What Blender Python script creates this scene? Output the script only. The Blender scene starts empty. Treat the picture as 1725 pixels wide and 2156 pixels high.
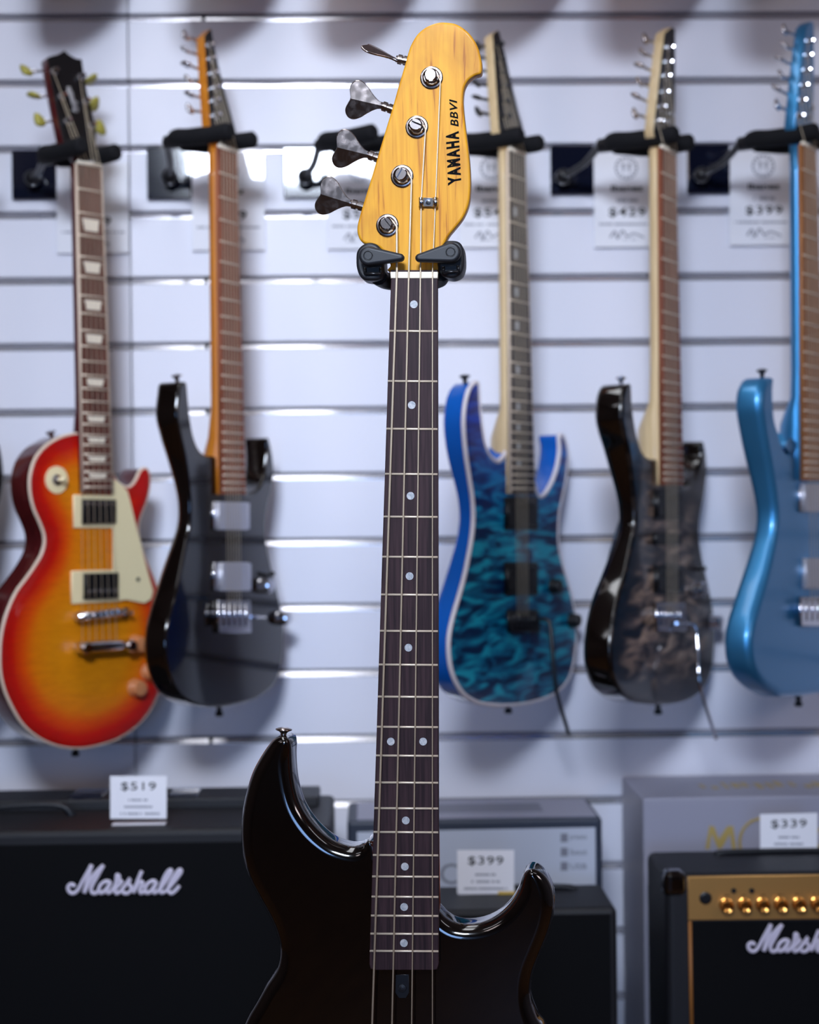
import bpy, bmesh, math, random
import numpy as np
from mathutils import Vector, Matrix
from mathutils.geometry import delaunay_2d_cdt
random.seed(4)
S = bpy.context.scene
COL = S.collection
PI = math.pi

# ------------------------------------------------------------------ camera
F = 3594.0                       # focal length in photo pixels (50 mm on a 24 mm wide sensor)
CZ = 1.35                        # camera height
DW = 2.62                        # distance of the slat wall
yaw, roll = math.radians(1.40), math.radians(0.60)
fw = Vector((math.sin(yaw), math.cos(yaw), 0))
r0 = Vector((math.cos(yaw), -math.sin(yaw), 0)); u0 = Vector((0, 0, 1))
CR = math.cos(roll) * r0 - math.sin(roll) * u0
CU = math.sin(roll) * r0 + math.cos(roll) * u0
CAM = Vector((0, 0, CZ))
cd = bpy.data.cameras.new('camera'); cam = bpy.data.objects.new('camera', cd); COL.objects.link(cam)
m = Matrix((CR, CU, -fw)).transposed().to_4x4(); m.translation = CAM
cam.matrix_world = m
cd.sensor_fit = 'HORIZONTAL'; cd.sensor_width = 24.0; cd.lens = F / 1725 * 24.0
cd.clip_start = 0.05
cd.dof.use_dof = True; cd.dof.focus_distance = 1.53; cd.dof.aperture_fstop = 4.0
S.camera = cam
S.view_settings.view_transform = 'Standard'; S.view_settings.look = 'None'
S.view_settings.exposure = -0.36; S.view_settings.gamma = 1.0
S.view_settings.use_curve_mapping = False

# ------------------------------------------------------------------ light
w = bpy.data.worlds.new('world'); S.world = w; w.use_nodes = True
w.node_tree.nodes['Background'].inputs[0].default_value = (0.92, 0.60, 0.46, 1)
w.node_tree.nodes['Background'].inputs[1].default_value = 0.23
def area(name, loc, target, sx, sy, power, col):
    l = bpy.data.lights.new(name, 'AREA'); l.shape = 'RECTANGLE'; l.size = sx; l.size_y = sy
    l.energy = power; l.color = col
    o = bpy.data.objects.new(name, l); COL.objects.link(o); o.location = loc
    o.rotation_euler = (Vector(target) - Vector(loc)).to_track_quat('-Z', 'Y').to_euler()
    return o
k_ = area('front_soft_light', (-0.29, -0.85, 2.74), (-0.02, 2.6, 1.42), 0.66, 0.42, 10.5, (0.74, 0.83, 1.0)); k_.data.spread = math.radians(47)
area('right_soft_light', (2.5, -0.2, 2.3), (0.3, 2.0, 1.1), 0.7, 0.5, 13, (1.0, 0.86, 0.88))
area('left_soft_light', (-1.7, -0.9, 2.78), (-0.4, 2.6, 1.2), 0.7, 0.5, 6, (1.0, 0.86, 0.86))
d_ = area('blue_fill_light', (-0.3, -3.9, 1.25), (0.25, 2.6, 0.45), 1.5, 1.1, 5, (0.30, 0.52, 1.0)); d_.data.spread = math.radians(50)  # added blue fill to cool the lower wall; no door is built behind it
PANEL_PENDANT = [(-0.26, 1.60, 0.42, 1.7, 6.0, (0.93, 0.95, 1.0)),
                 (-0.40, -2.15, 0.85, 0.55, 5.0, (0.85, 0.97, 1.0)),
                 (1.55, 0.35, 1.2, 0.30, 4.0, (0.95, 0.93, 1.0)),
                 (-1.65, 0.25, 1.2, 0.30, 4.0, (0.93, 0.93, 1.0))]

# ------------------------------------------------------------------ helpers
def srgb(r, g, b):
    f = lambda c: (c / 255 / 12.92) if c <= 10 else ((c / 255 + .055) / 1.055) ** 2.4
    return (f(r), f(g), f(b), 1.0)
def at(px, py, y):
    d = fw * F + CR * (px - 862.5) + CU * (1078 - py)
    return CAM + d * (y / d.y)
def mat(name, col, rough=.5, metal=0, coat=0, spec=.5, emit=None, es=0, coatr=.03):
    m = bpy.data.materials.new(name); m.use_nodes = True
    b = m.node_tree.nodes['Principled BSDF']
    b.inputs['Base Color'].default_value = col; b.inputs['Roughness'].default_value = rough
    b.inputs['Metallic'].default_value = metal; b.inputs['Coat Weight'].default_value = coat
    b.inputs['Coat Roughness'].default_value = coatr; b.inputs['Specular IOR Level'].default_value = spec
    if emit: b.inputs['Emission Color'].default_value = emit; b.inputs['Emission Strength'].default_value = es
    return m
def nn(m, t, **k):
    n = m.node_tree.nodes.new(t)
    for a, v in k.items(): setattr(n, a, v)
    return n
def ln(m, a, b): m.node_tree.links.new(a, b)
def ramp(m, src, stops, interp='LINEAR'):
    r = nn(m, 'ShaderNodeValToRGB'); r.color_ramp.interpolation = interp
    e = r.color_ramp.elements
    while len(e) < len(stops): e.new(.5)
    for x, (p, c) in zip(e, stops): x.position = p; x.color = c
    ln(m, src, r.inputs[0]); return r.outputs[0]
def noise(m, scale, vec=(1, 1, 1), detail=3, dist=0):
    tc = nn(m, 'ShaderNodeTexCoord'); mp = nn(m, 'ShaderNodeMapping'); mp.inputs['Scale'].default_value = vec
    n = nn(m, 'ShaderNodeTexNoise'); n.inputs['Scale'].default_value = scale
    n.inputs['Detail'].default_value = detail; n.inputs['Distortion'].default_value = dist
    ln(m, tc.outputs['Object'], mp.inputs[0]); ln(m, mp.outputs[0], n.inputs['Vector']); return n.outputs[0]
def bsdf(m): return m.node_tree.nodes['Principled BSDF']
def bump(m, src, s, d=.001):
    b = nn(m, 'ShaderNodeBump'); b.inputs['Strength'].default_value = s; b.inputs['Distance'].default_value = d
    ln(m, src, b.inputs['Height']); ln(m, b.outputs[0], bsdf(m).inputs['Normal'])
def wood(name, c1, c2, c3, rough=.4, coat=0, vec=(1, 1, .05), scale=220, spec=.3):
    m = mat(name, c1, rough, coat=coat, spec=spec)
    n = noise(m, scale, vec, 4, .4)
    ln(m, ramp(m, n, [(.3, c3), (.48, c2), (.62, c1)]), bsdf(m).inputs['Base Color']); return m

class PL:
    """a plane in the place: origin O, unit axes u (right), v (up), n (front)"""
    def __init__(s, O, theta, phi=0):
        t = math.radians(theta); p = math.radians(phi)
        s.O = Vector(O); s.u = Vector((math.cos(t), math.sin(t), 0)); n = Vector((math.sin(t), -math.cos(t), 0))
        z = Vector((0, 0, 1)); s.n = n * math.cos(p) + z * math.sin(p); s.v = z * math.cos(p) - n * math.sin(p)
    def uv(s, px, py, off=0):
        d = fw * F + CR * (px - 862.5) + CU * (1078 - py)
        Q = s.O + s.n * off; k = (Q - CAM).dot(s.n) / d.dot(s.n); w = CAM + d * k - s.O
        return (w.dot(s.u), w.dot(s.v))
    def w(s, u, v, off=0): return s.O + s.u * u + s.v * v + s.n * off
    def p(s, px, py, off=0):
        a = s.uv(px, py, off); return s.w(a[0], a[1], off)
def worldpos(o):
    v = Vector((0, 0, 0))
    while o is not None: v += o.location; o = o.parent
    return v
def tag(o, label, cat=None, group=None, kind=None):
    if label: o['label'] = label
    if cat: o['category'] = cat
    if group: o['group'] = group
    if kind: o['kind'] = kind
    return o
def empty(name, loc, label, cat, group=None):
    o = bpy.data.objects.new(name, None); COL.objects.link(o); o.location = loc; o.empty_display_size = .05
    return tag(o, label, cat, group)
class MB:
    def __init__(s): s.v = []; s.f = []; s.sm = []; s.att = None
    def add(s, vs, fs, smooth=True):
        k = len(s.v); s.v += [Vector(x) for x in vs]; s.f += [[i + k for i in f] for f in fs]; s.sm += [smooth] * len(fs) if not isinstance(smooth, list) else smooth
    def build(s, name, material, parent=None, fix=True):
        base = worldpos(parent) if parent else Vector((0, 0, 0))
        loc = Vector((0, 0, 0))
        if parent is None and s.v:
            xs = [v.x for v in s.v]; ys = [v.y for v in s.v]; zs = [v.z for v in s.v]
            loc = Vector(((min(xs) + max(xs)) / 2, (min(ys) + max(ys)) / 2, min(zs)))
        me = bpy.data.meshes.new(name); me.from_pydata([v - base - loc for v in s.v], [], s.f)
        me.polygons.foreach_set('use_smooth', s.sm)
        if s.att is not None:
            a = me.attributes.new('edge', 'FLOAT', 'POINT'); a.data.foreach_set('value', s.att)
        if fix:
            b = bmesh.new(); b.from_mesh(me); bmesh.ops.remove_doubles(b, verts=b.verts, dist=1e-6)
            bmesh.ops.recalc_face_normals(b, faces=b.faces); b.to_mesh(me); b.free()
        me.materials.append(material)
        o = bpy.data.objects.new(name, me); COL.objects.link(o); o.location = loc
        if parent: o.parent = parent
        return o
    def box(s, a, b):
        (x0, y0, z0), (x1, y1, z1) = a, b
        s.add([(x0, y0, z0), (x1, y0, z0), (x1, y1, z0), (x0, y1, z0), (x0, y0, z1), (x1, y0, z1), (x1, y1, z1), (x0, y1, z1)],
              [(0, 3, 2, 1), (4, 5, 6, 7), (0, 1, 5, 4), (1, 2, 6, 5), (2, 3, 7, 6), (3, 0, 4, 7)], False)
        return s
    def rbox(s, a, b, r=.006, k=3):
        bm = bmesh.new(); bmesh.ops.create_cube(bm, size=1)
        c = (Vector(a) + Vector(b)) / 2; d = Vector(b) - Vector(a)
        for v in bm.verts: v.co = Vector((v.co.x * d.x, v.co.y * d.y, v.co.z * d.z)) + c
        bmesh.ops.bevel(bm, geom=bm.edges, offset=r, segments=k, profile=.5, affect='EDGES')
        bm.verts.index_update(); s.add([v.co.copy() for v in bm.verts], [[v.index for v in f.verts] for f in bm.faces], False); bm.free(); return s
    def tube(s, pts, r, seg=10, flat=None):
        """sweep a circle along points; r number or list; flat=(vector, factor) squashes along vector"""
        pts = [Vector(p) for p in pts]; n = len(pts); rr = r if isinstance(r, (list, tuple)) else [r] * n
        vs = []; prev = None
        for i, p in enumerate(pts):
            t = (pts[min(i + 1, n - 1)] - pts[max(i - 1, 0)]).normalized()
            if prev is None:
                a = t.orthogonal().normalized()
            else:
                a = (prev - t * prev.dot(t)); a = a.normalized() if a.length > 1e-9 else t.orthogonal().normalized()
            prev = a; b = t.cross(a)
            for k in range(seg):
                an = 2 * PI * k / seg; o = (a * math.cos(an) + b * math.sin(an)) * rr[i]
                if flat: fv, ff = flat; o = o - fv * (o.dot(fv) * (1 - ff))
                vs.append(p + o)
        fs = [(i * seg + k, i * seg + (k + 1) % seg, (i + 1) * seg + (k + 1) % seg, (i + 1) * seg + k) for i in range(n - 1) for k in range(seg)]
        fs += [tuple(range(seg))[::-1], tuple((n - 1) * seg + k for k in range(seg))]
        s.add(vs, fs, [True] * (len(fs) - 2) + [False] * 2); return s
    def lathe(s, c, axis, prof, seg=24, sharp=True):
        c = Vector(c); axis = Vector(axis).normalized(); a = axis.orthogonal().normalized(); b = axis.cross(a)
        vs = []; 
        for r, h in prof:
            for k in range(seg):
                an = 2 * PI * k / seg; vs.append(c + axis * h + (a * math.cos(an) + b * math.sin(an)) * max(r, 1e-5))
        n = len(prof)
        fs = [(i * seg + k, i * seg + (k + 1) % seg, (i + 1) * seg + (k + 1) % seg, (i + 1) * seg + k) for i in range(n - 1) for k in range(seg)]
        fs += [tuple(range(seg))[::-1], tuple((n - 1) * seg + k for k in range(seg))]
        s.add(vs, fs, not sharp); return s
def crv(pts, per=6, closed=False):
    P = [Vector(p) for p in pts]; n = len(P); out = []
    for i in range(n if closed else n - 1):
        g = (lambda j: P[j % n]) if closed else (lambda j: P[max(0, min(n - 1, j))])
        a, b, c, d = g(i - 1), g(i), g(i + 1), g(i + 2)
        for k in range(per):
            t = k / per
            out.append(.5 * ((2 * b) + (c - a) * t + (2 * a - 5 * b + 4 * c - d) * t * t + (3 * b - a - 3 * c + d) * t ** 3))
    if not closed: out.append(P[-1])
    return out
def resample(P, step):
    P = np.array([[p[0], p[1]] for p in P]); Q = np.vstack([P, P[:1]]); d = np.hypot(*(Q[1:] - Q[:-1]).T); s = np.concatenate([[0], np.cumsum(d)])
    n = max(8, int(s[-1] / step)); t = np.linspace(0, s[-1], n, endpoint=False)
    return np.stack([np.interp(t, s, Q[:, 0]), np.interp(t, s, Q[:, 1])], 1)
def ccw(P):
    x, y = P[:, 0], P[:, 1]; return P if (x * np.roll(y, -1) - y * np.roll(x, -1)).sum() > 0 else P[::-1]
def slab(P, pts, f, t, r=.004, rb=None, K=4, step=None, cdt=None, front=None, back=None, closed_smooth=True, edgeatt=False):
    """rounded plate on plane P: outline pts (u,v), front face at offset f, thickness t, edge radii r / rb"""
    rb = r if rb is None else rb
    if closed_smooth: A = np.array([[q[0], q[1]] for q in crv([(a[0], a[1], 0) for a in pts], 6, True)])
    else: A = np.array([[q[0], q[1]] for q in pts])
    if step: A = resample(A, step)
    A = ccw(A); n = len(A)
    T = np.roll(A, -1, 0) - np.roll(A, 1, 0); T /= np.maximum(1e-9, np.hypot(T[:, 0], T[:, 1]))[:, None]
    N = np.stack([-T[:, 1], T[:, 0]], 1)          # inward for ccw
    D = A[None] - A[:, None]; dn = (D * N[:, None]).sum(2); d2 = (D ** 2).sum(2)
    R = np.where(dn > 1e-7, d2 / (2 * np.maximum(dn, 1e-9)), 9).min(1) * .85
    def lim(rr):
        L = np.minimum(rr, R)
        for _ in range(3): L = np.minimum(L, (np.roll(L, 1) + L + np.roll(L, -1)) / 3)
        return L
    if not closed_smooth and not step:            # few-corner outline: mitre the corners
        e1 = A - np.roll(A, 1, 0); e1 /= np.hypot(*e1.T)[:, None]; e2 = np.roll(A, -1, 0) - A; e2 /= np.hypot(*e2.T)[:, None]
        n1 = np.stack([-e1[:, 1], e1[:, 0]], 1); n2 = np.stack([-e2[:, 1], e2[:, 0]], 1); N = n1 + n2; N = N / np.maximum(.2, (N * n1).sum(1))[:, None]
        lim = lambda rr: np.full(n, rr)
    rf, rk = lim(r), lim(rb)
    rings = []
    for k in range(K + 1):
        a = k / K * PI / 2; rings.append((A + N * (rf * (1 - math.sin(a)))[:, None], f - rf * (1 - math.cos(a)), 1))
    for k in range(K, -1, -1):
        a = k / K * PI / 2; rings.append((A + N * (rk * (1 - math.sin(a)))[:, None], f - t + rk * (1 - math.cos(a)), -1))
    mb = MB(); vs = []; att = []
    for Q, off, side in rings:
        for i in range(n):
            o = off[i]
            if side > 0 and front: o -= front(Q[i][0], Q[i][1])
            if side < 0 and back: o += back(Q[i][0], Q[i][1])
            vs.append(P.w(Q[i][0], Q[i][1], o)); att.append(0.0)
    m = len(rings)
    fs = [(j * n + i, j * n + (i + 1) % n, (j + 1) * n + (i + 1) % n, (j + 1) * n + i) for j in range(m - 1) for i in range(n)]
    sm = [True] * len(fs)
    fs.append(tuple(range((m - 1) * n, m * n))); sm.append(False)
    if cdt:
        Q = rings[0][0]; lo, hi = Q.min(0), Q.max(0)
        gx, gy = np.meshgrid(np.arange(lo[0], hi[0], cdt), np.arange(lo[1], hi[1], cdt)); G = np.stack([gx.ravel(), gy.ravel()], 1)
        x0, y0 = Q[:, 0], Q[:, 1]; x1, y1 = np.roll(x0, -1), np.roll(y0, -1)
        c = ((y0[None] > G[:, 1:]) != (y1[None] > G[:, 1:])); xi = (x1 - x0)[None] * (G[:, 1:] - y0[None]) / np.where(y1 - y0 == 0, 1e-12, y1 - y0)[None] + x0[None]
        ins = ((c & (G[:, :1] < xi)).sum(1) % 2) == 1
        G = G[ins]; dist = np.sqrt(((G[:, None] - Q[None]) ** 2).sum(2)).min(1); G = G[dist > cdt * .5]
        V2 = [Vector(q) for q in Q.tolist()] + [Vector(g) for g in G.tolist()]
        res = delaunay_2d_cdt(V2, [(i, (i + 1) % n) for i in range(n)], [], 1, 1e-7)
        k0 = len(vs); V3 = np.array([[q.x, q.y] for q in res[0]])
        dd = np.sqrt(((V3[:, None] - A[None]) ** 2).sum(2)).min(1)
        for q, de in zip(V3, dd):
            o = f - (front(q[0], q[1]) if front else 0)
            vs.append(P.w(q[0], q[1], o)); att.append(float(de))
        for fc in res[2]: fs.append(tuple(k0 + i for i in fc)); sm.append(True)
    else:
        fs.append(tuple(range(n))[::-1]); sm.append(False)
    mb.v = vs; mb.f = fs; mb.sm = sm
    if edgeatt: mb.att = att
    mb.A = A
    return mb
def px_slab(P, pts, f, t, **k): return slab(P, [P.uv(x, y, f) for x, y in pts], f, t, **k)
def rect(x0, y0, x1, y1): return [(x0, y0), (x1, y0), (x1, y1), (x0, y1)]
def Z(pts, ox, oy, k): return [(ox + a / k, oy + b / k) for a, b in pts]
def text(name, s, P, quad, off, material, parent, bold=0.0, shear=0.0, space=1.0, ext=.0002):
    """lettering printed or raised on plane P; quad = photo corners TL,TR,BR,BL of its box"""
    c = bpy.data.curves.new(name, 'FONT'); c.body = s; c.offset = bold; c.shear = shear; c.space_character = space; c.resolution_u = 3
    o = bpy.data.objects.new(name, c); COL.objects.link(o); bpy.context.view_layer.update()
    me = bpy.data.meshes.new_from_object(o.evaluated_get(bpy.context.evaluated_depsgraph_get()))
    V = np.array([v.co[:] for v in me.vertices]); fs = [tuple(p.vertices) for p in me.polygons]
    bpy.data.objects.remove(o); bpy.data.meshes.remove(me)
    lo, hi = V.min(0), V.max(0); q = [P.uv(x, y, off) for x, y in quad]; mb = MB(); vs = []
    for a in V:
        x = (a[0] - lo[0]) / (hi[0] - lo[0]); y = (a[1] - lo[1]) / max(1e-6, hi[1] - lo[1])
        u = (1 - x) * (y * q[0][0] + (1 - y) * q[3][0]) + x * (y * q[1][0] + (1 - y) * q[2][0])
        v = (1 - x) * (y * q[0][1] + (1 - y) * q[3][1]) + x * (y * q[1][1] + (1 - y) * q[2][1])
        vs.append(P.w(u, v, off))
    mb.add(vs, fs, False); return mb.build(name, material, parent, fix=False)
def box4(x0, y0, x1, y1): return [(x0, y0), (x1, y0), (x1, y1), (x0, y1)]

# ------------------------------------------------------------------ materials
M = {}
M['slat'] = mat('slat_board', srgb(222, 222, 232), .38, spec=.35)
M['alu'] = mat('slat_insert', srgb(215, 215, 222), .16, metal=.75)
M['gap'] = mat('slat_gap', srgb(96, 96, 100), .7)
M['room'] = mat('room_paint', srgb(120, 104, 98), .8)
M['sidewall'] = mat('side_paint', srgb(168, 168, 182), .8)
M['ceil'] = mat('ceiling_paint', srgb(190, 182, 180), .9)
M['floor'] = wood('floor_boards', srgb(158, 112, 66), srgb(140, 98, 58), srgb(112, 76, 46), .5, scale=30, vec=(1, .1, 1))
M['bench'] = mat('bench_laminate', srgb(60, 60, 66), .5)
M['black_gloss'] = mat('black_lacquer', (0.0025, 0.0015, 0.0013, 1), .12, coat=1, coatr=.02)
M['rubber'] = mat('black_rubber', srgb(26, 28, 33), .45, spec=.4)
M['foam'] = mat('black_foam', srgb(22, 22, 25), .85, spec=.2); bump(M['foam'], noise(M['foam'], 700), .4)
M['blackmetal'] = mat('black_metal', srgb(20, 21, 25), .3, spec=.5)
M['nickel'] = mat('aged_nickel', srgb(178, 168, 164), .22, metal=1)
n_ = noise(M['nickel'], 160, detail=6); ln(M['nickel'], ramp(M['nickel'], n_, [(.42, (.18,) * 3 + (1,)), (.7, (.3,) * 3 + (1,))]), bsdf(M['nickel']).inputs['Roughness'])
ln(M['nickel'], ramp(M['nickel'], n_, [(.4, srgb(182, 172, 168)), (.8, srgb(150, 138, 132))]), bsdf(M['nickel']).inputs['Base Color'])
M['nickelpost'] = mat('nickel_post', srgb(168, 160, 158), .16, metal=1)
M['chrome'] = mat('chrome', srgb(215, 215, 220), .12, metal=1)
M['satin'] = mat('satin_pickup_cover', srgb(196, 196, 204), .42, metal=.55)
M['string'] = mat('string_steel', srgb(214, 198, 172), .4, metal=.3)
M['fret'] = mat('fret_wire', srgb(232, 216, 194), .35, metal=.35)
M['bone'] = mat('bone_nut', srgb(236, 226, 206), .4)
M['pearl'] = mat('pearl_inlay', srgb(195, 198, 202), .3)
n_ = noise(M['pearl'], 260, dist=1.5); ln(M['pearl'], ramp(M['pearl'], n_, [(.35, srgb(160, 168, 176)), (.65, srgb(208, 208, 210))]), bsdf(M['pearl']).inputs['Base Color'])
M['amber'] = mat('amber_maple', srgb(220, 158, 40), .5, coat=.35, coatr=.05, spec=.25)
a_ = noise(M['amber'], 150, (1, 1, .05), 5, 1.4); b_ = noise(M['amber'], 24, (1, 1, .7), 3, .5)
ra = ramp(M['amber'], a_, [(.33, srgb(178, 108, 14)), (.39, srgb(212, 146, 26)), (.6, srgb(222, 160, 36))])
rb_ = ramp(M['amber'], b_, [(.3, (.72, .66, .6, 1)), (.55, (1, 1, 1, 1))])
mx = nn(M['amber'], 'ShaderNodeMixRGB', blend_type='MULTIPLY'); mx.inputs[0].default_value = .75
ln(M['amber'], ra, mx.inputs[1]); ln(M['amber'], rb_, mx.inputs[2]); ln(M['amber'], mx.outputs[0], bsdf(M['amber']).inputs['Base Color'])
M['rosedark'] = wood('dark_rosewood', srgb(62, 43, 47), srgb(50, 34, 38), srgb(36, 24, 28), .55, scale=420, vec=(1, 1, .035), spec=.22)
M['rosered'] = wood('red_rosewood', srgb(100, 54, 44), srgb(86, 44, 36), srgb(66, 34, 30), .6, scale=300, vec=(1, 1, .05))
M['rosewarm'] = wood('warm_rosewood', srgb(150, 88, 64), srgb(134, 76, 54), srgb(112, 62, 44), .6, scale=300, vec=(1, 1, .05))
M['ebony'] = wood('ebony_board', srgb(72, 66, 68), srgb(62, 57, 60), srgb(50, 46, 49), .5, scale=300, vec=(1, 1, .05))
M['roasted'] = wood('roasted_maple_board', srgb(168, 112, 66), srgb(156, 102, 60), srgb(140, 90, 52), .45, scale=300, vec=(1, 1, .05))
M['maple'] = wood('maple_neck', srgb(222, 196, 152), srgb(214, 186, 142), srgb(200, 172, 128), .4, coat=.3)
M['amberneck'] = wood('amber_neck', srgb(196, 122, 30), srgb(188, 112, 26), srgb(168, 98, 22), .4, coat=.3)
M['redneck'] = wood('mahogany_neck', srgb(206, 98, 52), srgb(192, 86, 46), srgb(168, 72, 36), .35, coat=.4)
M['cherry'] = wood('cherry_mahogany', srgb(86, 26, 26), srgb(74, 20, 22), srgb(60, 16, 18), .25, coat=.8)
M['cream'] = mat('cream_plastic', srgb(240, 224, 178), .35)
M['binding'] = mat('binding_plastic', srgb(220, 200, 178), .4)
M['whitebind'] = mat('white_binding', srgb(226, 218, 222), .35)
M['keypearl'] = mat('green_pearl_key', srgb(156, 148, 66), .35)
M['blackplastic'] = mat('black_plastic', srgb(14, 14, 17), .35)
M['amberknob'] = mat('amber_knob', srgb(196, 128, 84), .25, coat=.5)
M['headblack'] = mat('black_headstock_face', srgb(12, 11, 13), .4, coat=.12, spec=.3)
M['silverink'] = mat('silver_inlay', srgb(140, 138, 140), .4)
M['metalblue'] = mat('metallic_blue', srgb(62, 140, 192), .4, metal=.7, coat=.5, coatr=.12)
M['bluebase'] = mat('blue_side_lacquer', srgb(14, 92, 184), .25, coat=.7)
# sunburst: cherry rim, amber centre, faint flame
m = M['burst'] = mat('cherry_sunburst', (1, .3, 0, 1), .35, coat=.4)
at_ = nn(m, 'ShaderNodeAttribute'); at_.attribute_name = 'edge'
nz = noise(m, 9, (1, 1, 1), 2); ad = nn(m, 'ShaderNodeMath', operation='MULTIPLY_ADD'); ln(m, nz, ad.inputs[0]); ad.inputs[1].default_value = .02; ln(m, at_.outputs['Fac'], ad.inputs[2])
sc_ = nn(m, 'ShaderNodeMath', operation='MULTIPLY'); ln(m, ad.outputs[0], sc_.inputs[0]); sc_.inputs[1].default_value = 11
base = ramp(m, sc_.outputs[0], [(.1, srgb(160, 4, 2)), (.30, srgb(196, 16, 2)), (.48, srgb(220, 74, 2)), (.68, srgb(222, 122, 6)), (1, srgb(218, 134, 10))])
fl = noise(m, 55, (.5, .5, 3.2), 3, 1.2); fr = ramp(m, fl, [(.35, (.8, .74, .7, 1)), (.6, (1, 1, 1, 1))])
mx = nn(m, 'ShaderNodeMixRGB', blend_type='MULTIPLY'); mx.inputs[0].default_value = .6
ln(m, base, mx.inputs[1]); ln(m, fr, mx.inputs[2]); ln(m, mx.outputs[0], bsdf(m).inputs['Base Color'])
def quilt(name, stops, fade=None):
    m = mat(name, (0, .3, .5, 1), .35, coat=.3, spec=.3)
    q = noise(m, 19, (.8, .8, 3.6), 2, .9)
    c = ramp(m, q, stops)
    if fade:
        tc = nn(m, 'ShaderNodeTexCoord'); sp = nn(m, 'ShaderNodeSeparateXYZ'); ln(m, tc.outputs['Object'], sp.inputs[0])
        mr = nn(m, 'ShaderNodeMapRange'); ln(m, sp.outputs['Z'], mr.inputs[0]); mr.inputs[1].default_value = fade[0]; mr.inputs[2].default_value = fade[1]
        mx = nn(m, 'ShaderNodeMixRGB'); ln(m, mr.outputs[0], mx.inputs[0]); ln(m, c, mx.inputs[1])
        q2 = ramp(m, q, fade[2]); ln(m, q2, mx.inputs[2]); c = mx.outputs[0]
    ln(m, c, bsdf(m).inputs['Base Color']); return m
M['bluequilt'] = quilt('blue_green_quilt', [(.38, srgb(0, 34, 76)), (.5, srgb(0, 100, 138)), (.62, srgb(22, 164, 190))],
                       (.24, .40, [(.36, srgb(2, 24, 116)), (.62, srgb(6, 66, 190))]))
m = M['greyquilt'] = mat('grey_quilt_burst', (0, 0, 0, 1), .3, coat=.5, spec=.3)
q = noise(m, 17, (.8, .8, 3.2), 3, .9); c1 = ramp(m, q, [(.38, srgb(20, 20, 28)), (.5, srgb(110, 92, 82)), (.62, srgb(188, 158, 134))])
at_ = nn(m, 'ShaderNodeAttribute'); at_.attribute_name = 'edge'
c2 = ramp(m, at_.outputs['Fac'], [(.02, (0.03, .03, .035, 1)), (.08, (1, 1, 1, 1))])
mx = nn(m, 'ShaderNodeMixRGB', blend_type='MULTIPLY'); mx.inputs[0].default_value = 1
ln(m, c1, mx.inputs[1]); ln(m, c2, mx.inputs[2]); ln(m, mx.outputs[0], bsdf(m).inputs['Base Color'])
M['card'] = mat('laminated_card', srgb(232, 232, 238), .5, coat=1, coatr=.02)
M['cardpaper'] = mat('white_card', srgb(240, 240, 246), .55)
M['yellowcard'] = mat('yellow_card', srgb(214, 180, 84), .6)
M['ink'] = mat('black_ink', srgb(9, 9, 12), .8, spec=.1)
M['greyink'] = mat('grey_ink', srgb(120, 122, 134), .6)
M['navyplate'] = mat('dark_acrylic_plate', srgb(14, 18, 34), .08, coat=1, coatr=.02)
M['tolex'] = mat('black_tolex', srgb(20, 21, 26), .5, spec=.4); bump(M['tolex'], noise(M['tolex'], 900), .5)
M['grille'] = mat('black_grille_cloth', srgb(12, 13, 16), .9, spec=.15); bump(M['grille'], noise(M['grille'], 1500), .5)
M['gold'] = mat('brushed_gold_panel', srgb(196, 148, 84), .38, metal=.7)
M['brass'] = mat('brass_knob', srgb(232, 172, 92), .18, metal=1)
M['piping'] = mat('gold_piping', srgb(150, 96, 40), .5)
M['logowhite'] = mat('white_logo_plastic', srgb(214, 208, 226), .4)
M['carton'] = mat('silver_grey_carton', srgb(150, 150, 166), .5)
M['cartonlight'] = mat('light_grey_print', srgb(180, 186, 200), .55)
M['cartondark'] = mat('dark_print', srgb(38, 46, 62), .5)
M['goldink'] = mat('gold_print', srgb(170, 148, 84), .5)
M['peg'] = mat('dark_knob', srgb(18, 18, 20), .3)
M['orange'] = mat('orange_lacquer', srgb(206, 104, 40), .25, coat=.8)
M['brown'] = mat('brown_lacquer', srgb(96, 54, 34), .25, coat=.8)

# ------------------------------------------------------------------ room shell
def struct(mb, name, m):
    o = mb.build(name, m); o['kind'] = 'structure'; return o
XL, XR, YB, H = -3.2, 3.4, -4.2, 3.35
struct(MB().box((XL, YB, -.1), (XR, DW + .2, 0)), 'floor', M['floor'])
struct(MB().box((XL, YB, H), (XR, DW + .2, H + .1)), 'ceiling', M['ceil'])
struct(MB().box((XL - .1, YB, 0), (XL, DW + .2, H)), 'wall_left', M['room'])
struct(MB().box((XR, YB, 0), (XR + .1, DW + .2, H)), 'wall_right', M['sidewall'])
struct(MB().box((XL, YB - .1, 0), (XR, YB, H)), 'wall_front', M['room'])
struct(MB().box((XL, DW + .03, 0), (XR, DW + .1, H)), 'wall_back', M['gap'])
pitch = .1006
zc0 = at(774, 860, DW).z
seam = at(275, 600, DW).x
wb = MB(); zs = []
k = -13
while zc0 + k * pitch < H - .02:
    zc = zc0 + k * pitch
    if zc > .05: zs.append(zc)
    k += 1
for i, zc in enumerate(zs):
    z0 = zc - .0075; z1 = (zs[i + 1] if i + 1 < len(zs) else H + .005) + .0045 - .0 
    lo = (zs[i - 1] + .0040) if i else 0
    # board below this groove
    for x0, x1 in ((XL, seam - .0011), (seam + .0011, XR)):
        wb.box((x0, DW, lo), (x1, DW + .018, z0))
for x0, x1 in ((XL, seam - .0011), (seam + .0011, XR)):
    wb.box((x0, DW, zs[-1] + .0040), (x1, DW + .018, H))
struct(wb, 'wall_slats', M['slat'])
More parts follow.
